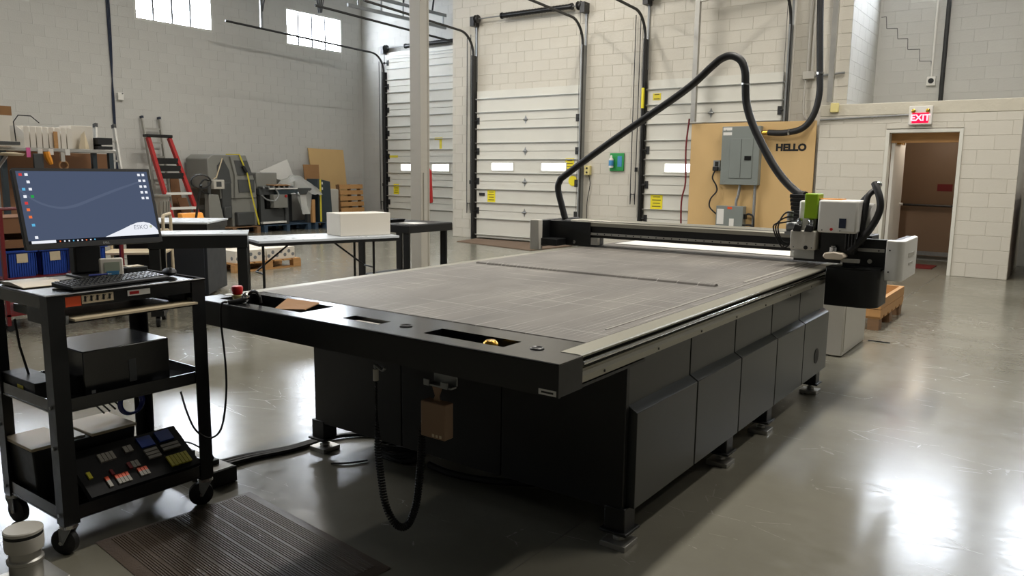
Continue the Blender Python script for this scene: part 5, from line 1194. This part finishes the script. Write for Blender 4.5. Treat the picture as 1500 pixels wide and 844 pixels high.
# ------------------------------------------------------------ ladders
def ladder(name, lab, cat, bl_, br_, tl2, tr2, rail_w, rail_h, rungs, mt, rmt, rung_t=.03, capmt=None):
    t = thing(name, lab, cat, ((bl_[0]+br_[0])/2, (bl_[1]+br_[1])/2, 0))
    bl_, br_, tl2, tr2 = map(Vector, (bl_, br_, tl2, tr2))
    for a, b in ((bl_, tl2), (br_, tr2)):
        r = part('rail', MB().bar(a, b, rail_w, rail_h, (1, 0, 0)), mt, t)
        if capmt: part('end_cap', MB().bar(b, b+(b-a).normalized()*.05, rail_w+.012, rail_h+.012, (1, 0, 0)), capmt, r)
    for k in range(rungs):
        f = (k+.7)/(rungs+.4); part('rung', MB().bar(bl_.lerp(tl2, f), br_.lerp(tr2, f), rung_t, rung_t), rmt, t)
    return t
ladder('aluminium_ladder', 'tall aluminium ladder leaning on the wall behind the red step ladder', 'ladder', (-15.66, 9.0, 0), (-15.66, 9.28, 0), (-15.98, 8.86, 2.46), (-15.98, 9.24, 2.46), .03, .075, 8, M_alum, M_alum, .03, M_navy)
rl_ = ladder('step_ladder', 'red fibreglass step ladder with black top folded against the wall', 'ladder', (-14.95, 8.92, 0), (-14.95, 9.56, 0), (-15.5, 8.7, 2.06), (-15.5, 9.16, 2.06), .065, .09, 0, M_red, M_alum)
part('top_cap', MB().box(-15.6, -15.42, 8.64, 9.2, 2.06, 2.12), M_blackm, rl_, bevel=.01)
for z, dz in ((.32, .04), (.61, .04), (.91, .04)): 
    f = z/2.06; part('step', MB().box(-14.98-.55*f, -14.88-.55*f, 8.92-.22*f, 9.56-.4*f, z-.02, z+.03), M_whitep, rl_)
for k in range(3):
    z = 1.22+.15*k; f = z/2.06; part('platform_slat', MB().box(-14.95-.55*f, -14.92-.55*f, 8.95-.22*f, 9.53-.4*f, z-.0, z+.12), M_blackm, rl_)
ladder('loft_ladder', 'narrow aluminium ladder standing behind the paper rack', 'ladder', (-10.6, 5.2, 0), (-10.6, 5.68, 0), (-11.1, 5.48, 1.99), (-11.1, 5.74, 1.99), .025, .06, 7, M_alum, M_alum, .03, M_dsteel)
tb_ = thing('waste_bin', 'grey ribbed waste bin beside the red step ladder', 'bin', (-12.2, 6.957, 0))
part('tub', MB().lathe([(.13, 0), (.17, .85), (.18, .98), (.195, .98), (.195, 1.01), (.165, 1.01), (.15, .5)], (-12.2, 6.957, 0), 20), M_grey, tb_)
for k in range(20):
    a = 2*math.pi*k/20; part('rib', MB().bar((-12.2+.135*math.cos(a), 6.957+.135*math.sin(a), .05), (-12.2+.178*math.cos(a), 6.957+.178*math.sin(a), .9), .012, .012), M_grey, tb_)

# ------------------------------------------------------------ packing station behind the monitor
sx0 = -9.0
rk = thing('packing_station', 'grey packing station with overhead shelf behind the monitor', 'workstation', (-9.2, 4.1, 0))
part('overhead_shelf', MB().box(-9.45, sx0, 3.45, 4.66, 1.605, 1.64), M_alum, rk, bevel=.004)
for x in (-9.42, -9.04):
    for y in (3.5, 4.61): part('post', MB().box(x-.025, x+.025, y-.025, y+.025, 0, 1.605 if x > -9.3 else 1.75), M_dkteal, rk)
part('worktop', MB().box(-9.6, sx0, 3.4, 4.7, .84, .88), MATS['pale_bench_top'], rk)
part('lower_shelf', MB().box(-9.55, -9.05, 3.45, 4.65, .3, .33), M_dgrey, rk)
part('shelf_tag', MB().box(sx0, sx0+.004, 3.71, 3.75, 1.54, 1.64), M_pink, rk)
for y in (3.82, 3.93, 4.1): part('shelf_tag', MB().box(sx0, sx0+.004, y, y+.05, 1.57, 1.635), M_paper, rk)
def holder(y, lab):
    t = thing('file_holder', lab, 'file holder', (-9.2, y, 1.641), group='file holders on the overhead shelf')
    part('wall', MB().prism([(-9.36, 1.642), (-9.04, 1.642), (-9.04, 1.80), (-9.2, 1.875), (-9.36, 1.875)], 'y', y-.026, y-.022), M_whiteb, t)
    part('wall', MB().prism([(-9.36, 1.642), (-9.04, 1.642), (-9.04, 1.80), (-9.2, 1.875), (-9.36, 1.875)], 'y', y+.022, y+.026), M_whiteb, t)
    part('spine', MB().box(-9.04, -9.036, y-.026, y+.026, 1.642, 1.86), M_whiteb, t); part('bottom', MB().box(-9.36, -9.04, y-.022, y+.022, 1.642, 1.646), M_whiteb, t)
    part('papers', MB().box(-9.34, -9.06, y-.018, y+.012, 1.647, 1.83), M_paper, t)
for k in range(8): holder(3.74+.062*k, 'white cardboard file holder in the row on the overhead shelf')
solo('white_box_file', MB().box(-9.4, -9.12, 4.235, 4.47, 1.642, 1.90), M_whiteb, 'wide white box at the end of the file holder row', 'box', bevel=.004)
solo('leaning_card', MB().quad3([(-9.02, 4.26, 1.645), (-9.02, 4.32, 1.645), (-9.03, 4.335, 1.84), (-9.04, 4.30, 1.80)], .004).quad3([(-9.02, 4.325, 1.645), (-9.08, 4.4, 1.645), (-9.05, 4.34, 1.84)], .004), M_tan, 'folded tan card standing before the white box', 'card')
solo('wooden_ruler', MB().box(-9.018, -9.01, 4.0, 4.04, 1.60, 1.82), M_wood, 'wooden ruler standing against the file holders', 'ruler')
solo('black_letter_tray', MB().box(-9.3, -9.03, 4.42+.06, 4.64, 1.642, 1.68).box(-9.3, -9.03, 4.48, 4.64, 1.70, 1.775).box(-9.3, -9.28, 4.48, 4.64, 1.68, 1.70), M_rubber, 'black letter tray at the end of the overhead shelf', 'letter tray')
solo('hanging_glove', MB().tube(smoothpath([(-8.955, 3.89, 1.60), (-8.95, 3.9, 1.54), (-8.955, 3.93, 1.47)], 4), [.03, .033, .034, .034, .034, .034, .03, .026, .02], 8), M_orange, 'yellow orange glove hanging from the overhead shelf', 'glove')
tp_ = thing('tape_gun', 'grey tape gun hanging from the overhead shelf', 'tape gun', (-8.97, 4.05, 1.44)); part('reel', MB().tube([(-8.97, 4.06+.045*math.cos(a), 1.46+.045*math.sin(a)) for a in [2*math.pi*i/18 for i in range(18)]], .012, 6, closed=True), M_card, tp_); part('grip', MB().box(-8.985, -8.955, 4.035, 4.075, 1.5, 1.6), M_greyp, tp_)
solo('hanging_pouch', MB().box(-8.985, -8.96, 3.76, 3.86, 1.38, 1.58), M_dgrey, 'dark grey pouch hanging from the overhead shelf', 'pouch', bevel=.008)
solo('cardboard_backing', MB().quad3([(-9.62, 3.3, .9), (-9.62, 4.9, .9), (-9.66, 4.9, 1.6), (-9.66, 3.3, 1.62)], .015), M_card2, 'brown cardboard sheet behind the packing station', 'cardboard')
solo('white_sign_board', MB().quad3([(-9.7, 3.3, 1.66), (-9.7, 3.92, 1.66), (-9.72, 3.88, 2.0), (-9.72, 3.3, 2.0)], .02), M_whiteb, 'cream board standing behind the file holders', 'board')
solo('wire_hoop', MB().tube([(-9.0, 3.62, 1.70), (-9.0, 3.61, 1.9), (-9.0, 3.66, 1.97), (-9.0, 3.78, 1.97), (-9.0, 3.86, 1.90)], .006, 6), M_blackm, 'thin black wire hoop bent over the file holders', 'wire')
solo('brown_carton', MB().box(-10.35, -9.95, 3.4, 3.98, 1.92, 2.12).box(-10.34, -9.96, 3.41, 3.97, .0, 1.92), M_card, 'tall brown carton stack behind the cream board', 'carton')
lm = thing('desk_lamp', 'cream round magnifier lamp on the packing station', 'lamp', (-8.95, 3.5, .88)); part('disc', MB().lathe([(.001, 1.55), (.11, 1.552), (.13, 1.575), (.001, 1.59)], (-8.93, 3.53, 0), 20), M_tan, lm); part('stem', MB().tube([(-9.03, 3.425, .881), (-9.03, 3.425, 1.4), (-8.95, 3.5, 1.55)], .018, 8), M_alum, lm)
bs = solo('barcode_printer', MB().box(-8.98, -8.9, 3.42, 3.62, 1.66, 1.695), M_dgrey, 'slim grey device at the near end of the overhead shelf', 'device', bevel=.004)

# ------------------------------------------------------------ red cart with blue totes
rc_ = thing('red_shelf_cart', 'dark red steel shelf cart holding the blue totes', 'cart', (-7.8, 3.3, 0))
for x in (-8.1, -7.47):
    for y in (2.83, 3.42, 3.86): part('post', MB().box(x-.015, x+.015, y-.015, y+.015, .06, 1.08 if y < 3.8 else .95), M_dred, rc_)
for z in (.14, .455): part('shelf', MB().box(-8.12, -7.455, 2.81, 3.88, z, z+.018), M_dred, rc_)
part('top_bar', MB().tube([(-8.1, 2.83, 1.08), (-7.47, 2.83, 1.08)], .014, 6), M_dred, rc_); part('top_bar', MB().tube([(-7.47, 2.83, 1.08), (-7.47, 3.42, 1.08)], .014, 6), M_dred, rc_)
for x in (-8.05, -7.52):
    for y in (2.86, 3.83): part('wheel', MB().cyl((x-.015, y, .045), (x+.015, y, .045), .045, n=14), M_rubber, rc_)
for k, (ya, yb) in enumerate(((2.87, 3.115), (3.145, 3.385), (3.46, 3.74))):
    t = thing('blue_tote', ('blue ribbed plastic tote with tan label beside the red post', 'blue ribbed plastic tote in the middle of the red cart', 'blue ribbed plastic tote at the far end of the red cart')[k], 'tote', (-7.75, (ya+yb)/2, .474))
    mb = MB(); xa, xb, za, zb = -8.0, -7.51, .475, .70
    mb.box(xa+.02, xb-.02, ya+.012, yb-.012, za, za+.008)
    mb.box(xb-.02, xb-.012, ya+.01, yb-.01, za, zb); mb.box(xa+.012, xa+.02, ya+.01, yb-.01, za, zb); mb.box(xa+.012, xb-.012, ya+.01, ya+.016, za, zb); mb.box(xa+.012, xb-.012, yb-.016, yb-.01, za, zb)
    part('tub', mb, M_blue, t)
    part('rim', MB().tube([(xa, ya, zb), (xb, ya, zb), (xb, yb, zb), (xa, yb, zb)], .012, 6, closed=True), M_blue, t)
    for j in range(12): part('rib', MB().box(xb-.012, xb-.006, ya+.02+j*.0195, ya+.026+j*.0195, za+.01, zb-.02), M_blue, t)
    if k < 2: part('label', MB().box(xb-.006, xb-.003, ya+.08, ya+.17, .60, .68), M_tan, t)
solo('brown_carton_low', MB().box(-8.05, -7.55, 2.86, 3.38, .86, 1.0).box(-8.05, -7.55, 2.86, 3.38, .73, .8).box(-8.05, -7.9, 2.86, 3.38, .8, .86), M_card2, 'dark brown carton pile on the blue totes', 'carton')
# ------------------------------------------------------------ pump box and slatted crate beyond the table
pb_ = thing('vacuum_pump', 'pale grey vacuum pump cabinet standing behind the cutting table', 'pump cabinet', (-1.75, 6.9, 0))
part('cabinet', MB().box(-2.1, -1.41, 6.48, 7.3, .01, .62), M_greyp, pb_, bevel=.006); part('side_panel', MB().box(-1.41, -1.405, 6.52, 7.27, .04, .6), M_greyp, pb_, bevel=.002)
cr = thing('wooden_crate', 'open wooden pallet crate on the floor behind the pump cabinet', 'crate', (-1.9, 8.45, 0))
for (a, b, c, d) in ((-2.4, -1.39, 7.85, 7.89), (-2.4, -1.39, 9.0, 9.04), (-1.43, -1.39, 7.89, 9.0), (-2.4, -2.36, 7.89, 9.0)):
    for z0_, z1_ in ((.13, .20), (.205, .295)): part('side_board', MB().box(a, b, c, d, z0_, z1_), M_wood, cr)
for k in range(6): part('deck_board', MB().box(-2.4, -1.39, 7.86+.2*k, 8.0+.2*k, .11, .13), M_wood, cr)
for x in (-2.33, -1.9, -1.45):
    for y in (7.93, 8.45, 8.96): part('foot_block', MB().box(x-.05, x+.05, y-.07, y+.07, .0, .11), M_wood2, cr)
part('inner_block', MB().box(-1.75, -1.5, 8.3, 8.5, .13, .26), M_wood, cr)
solo('dark_floor_strip', MB().box(-1.38, -1.2, 7.32, 7.335, .001, .008), M_ink, 'thin dark strip lying on the floor by the pump cabinet', 'strip')
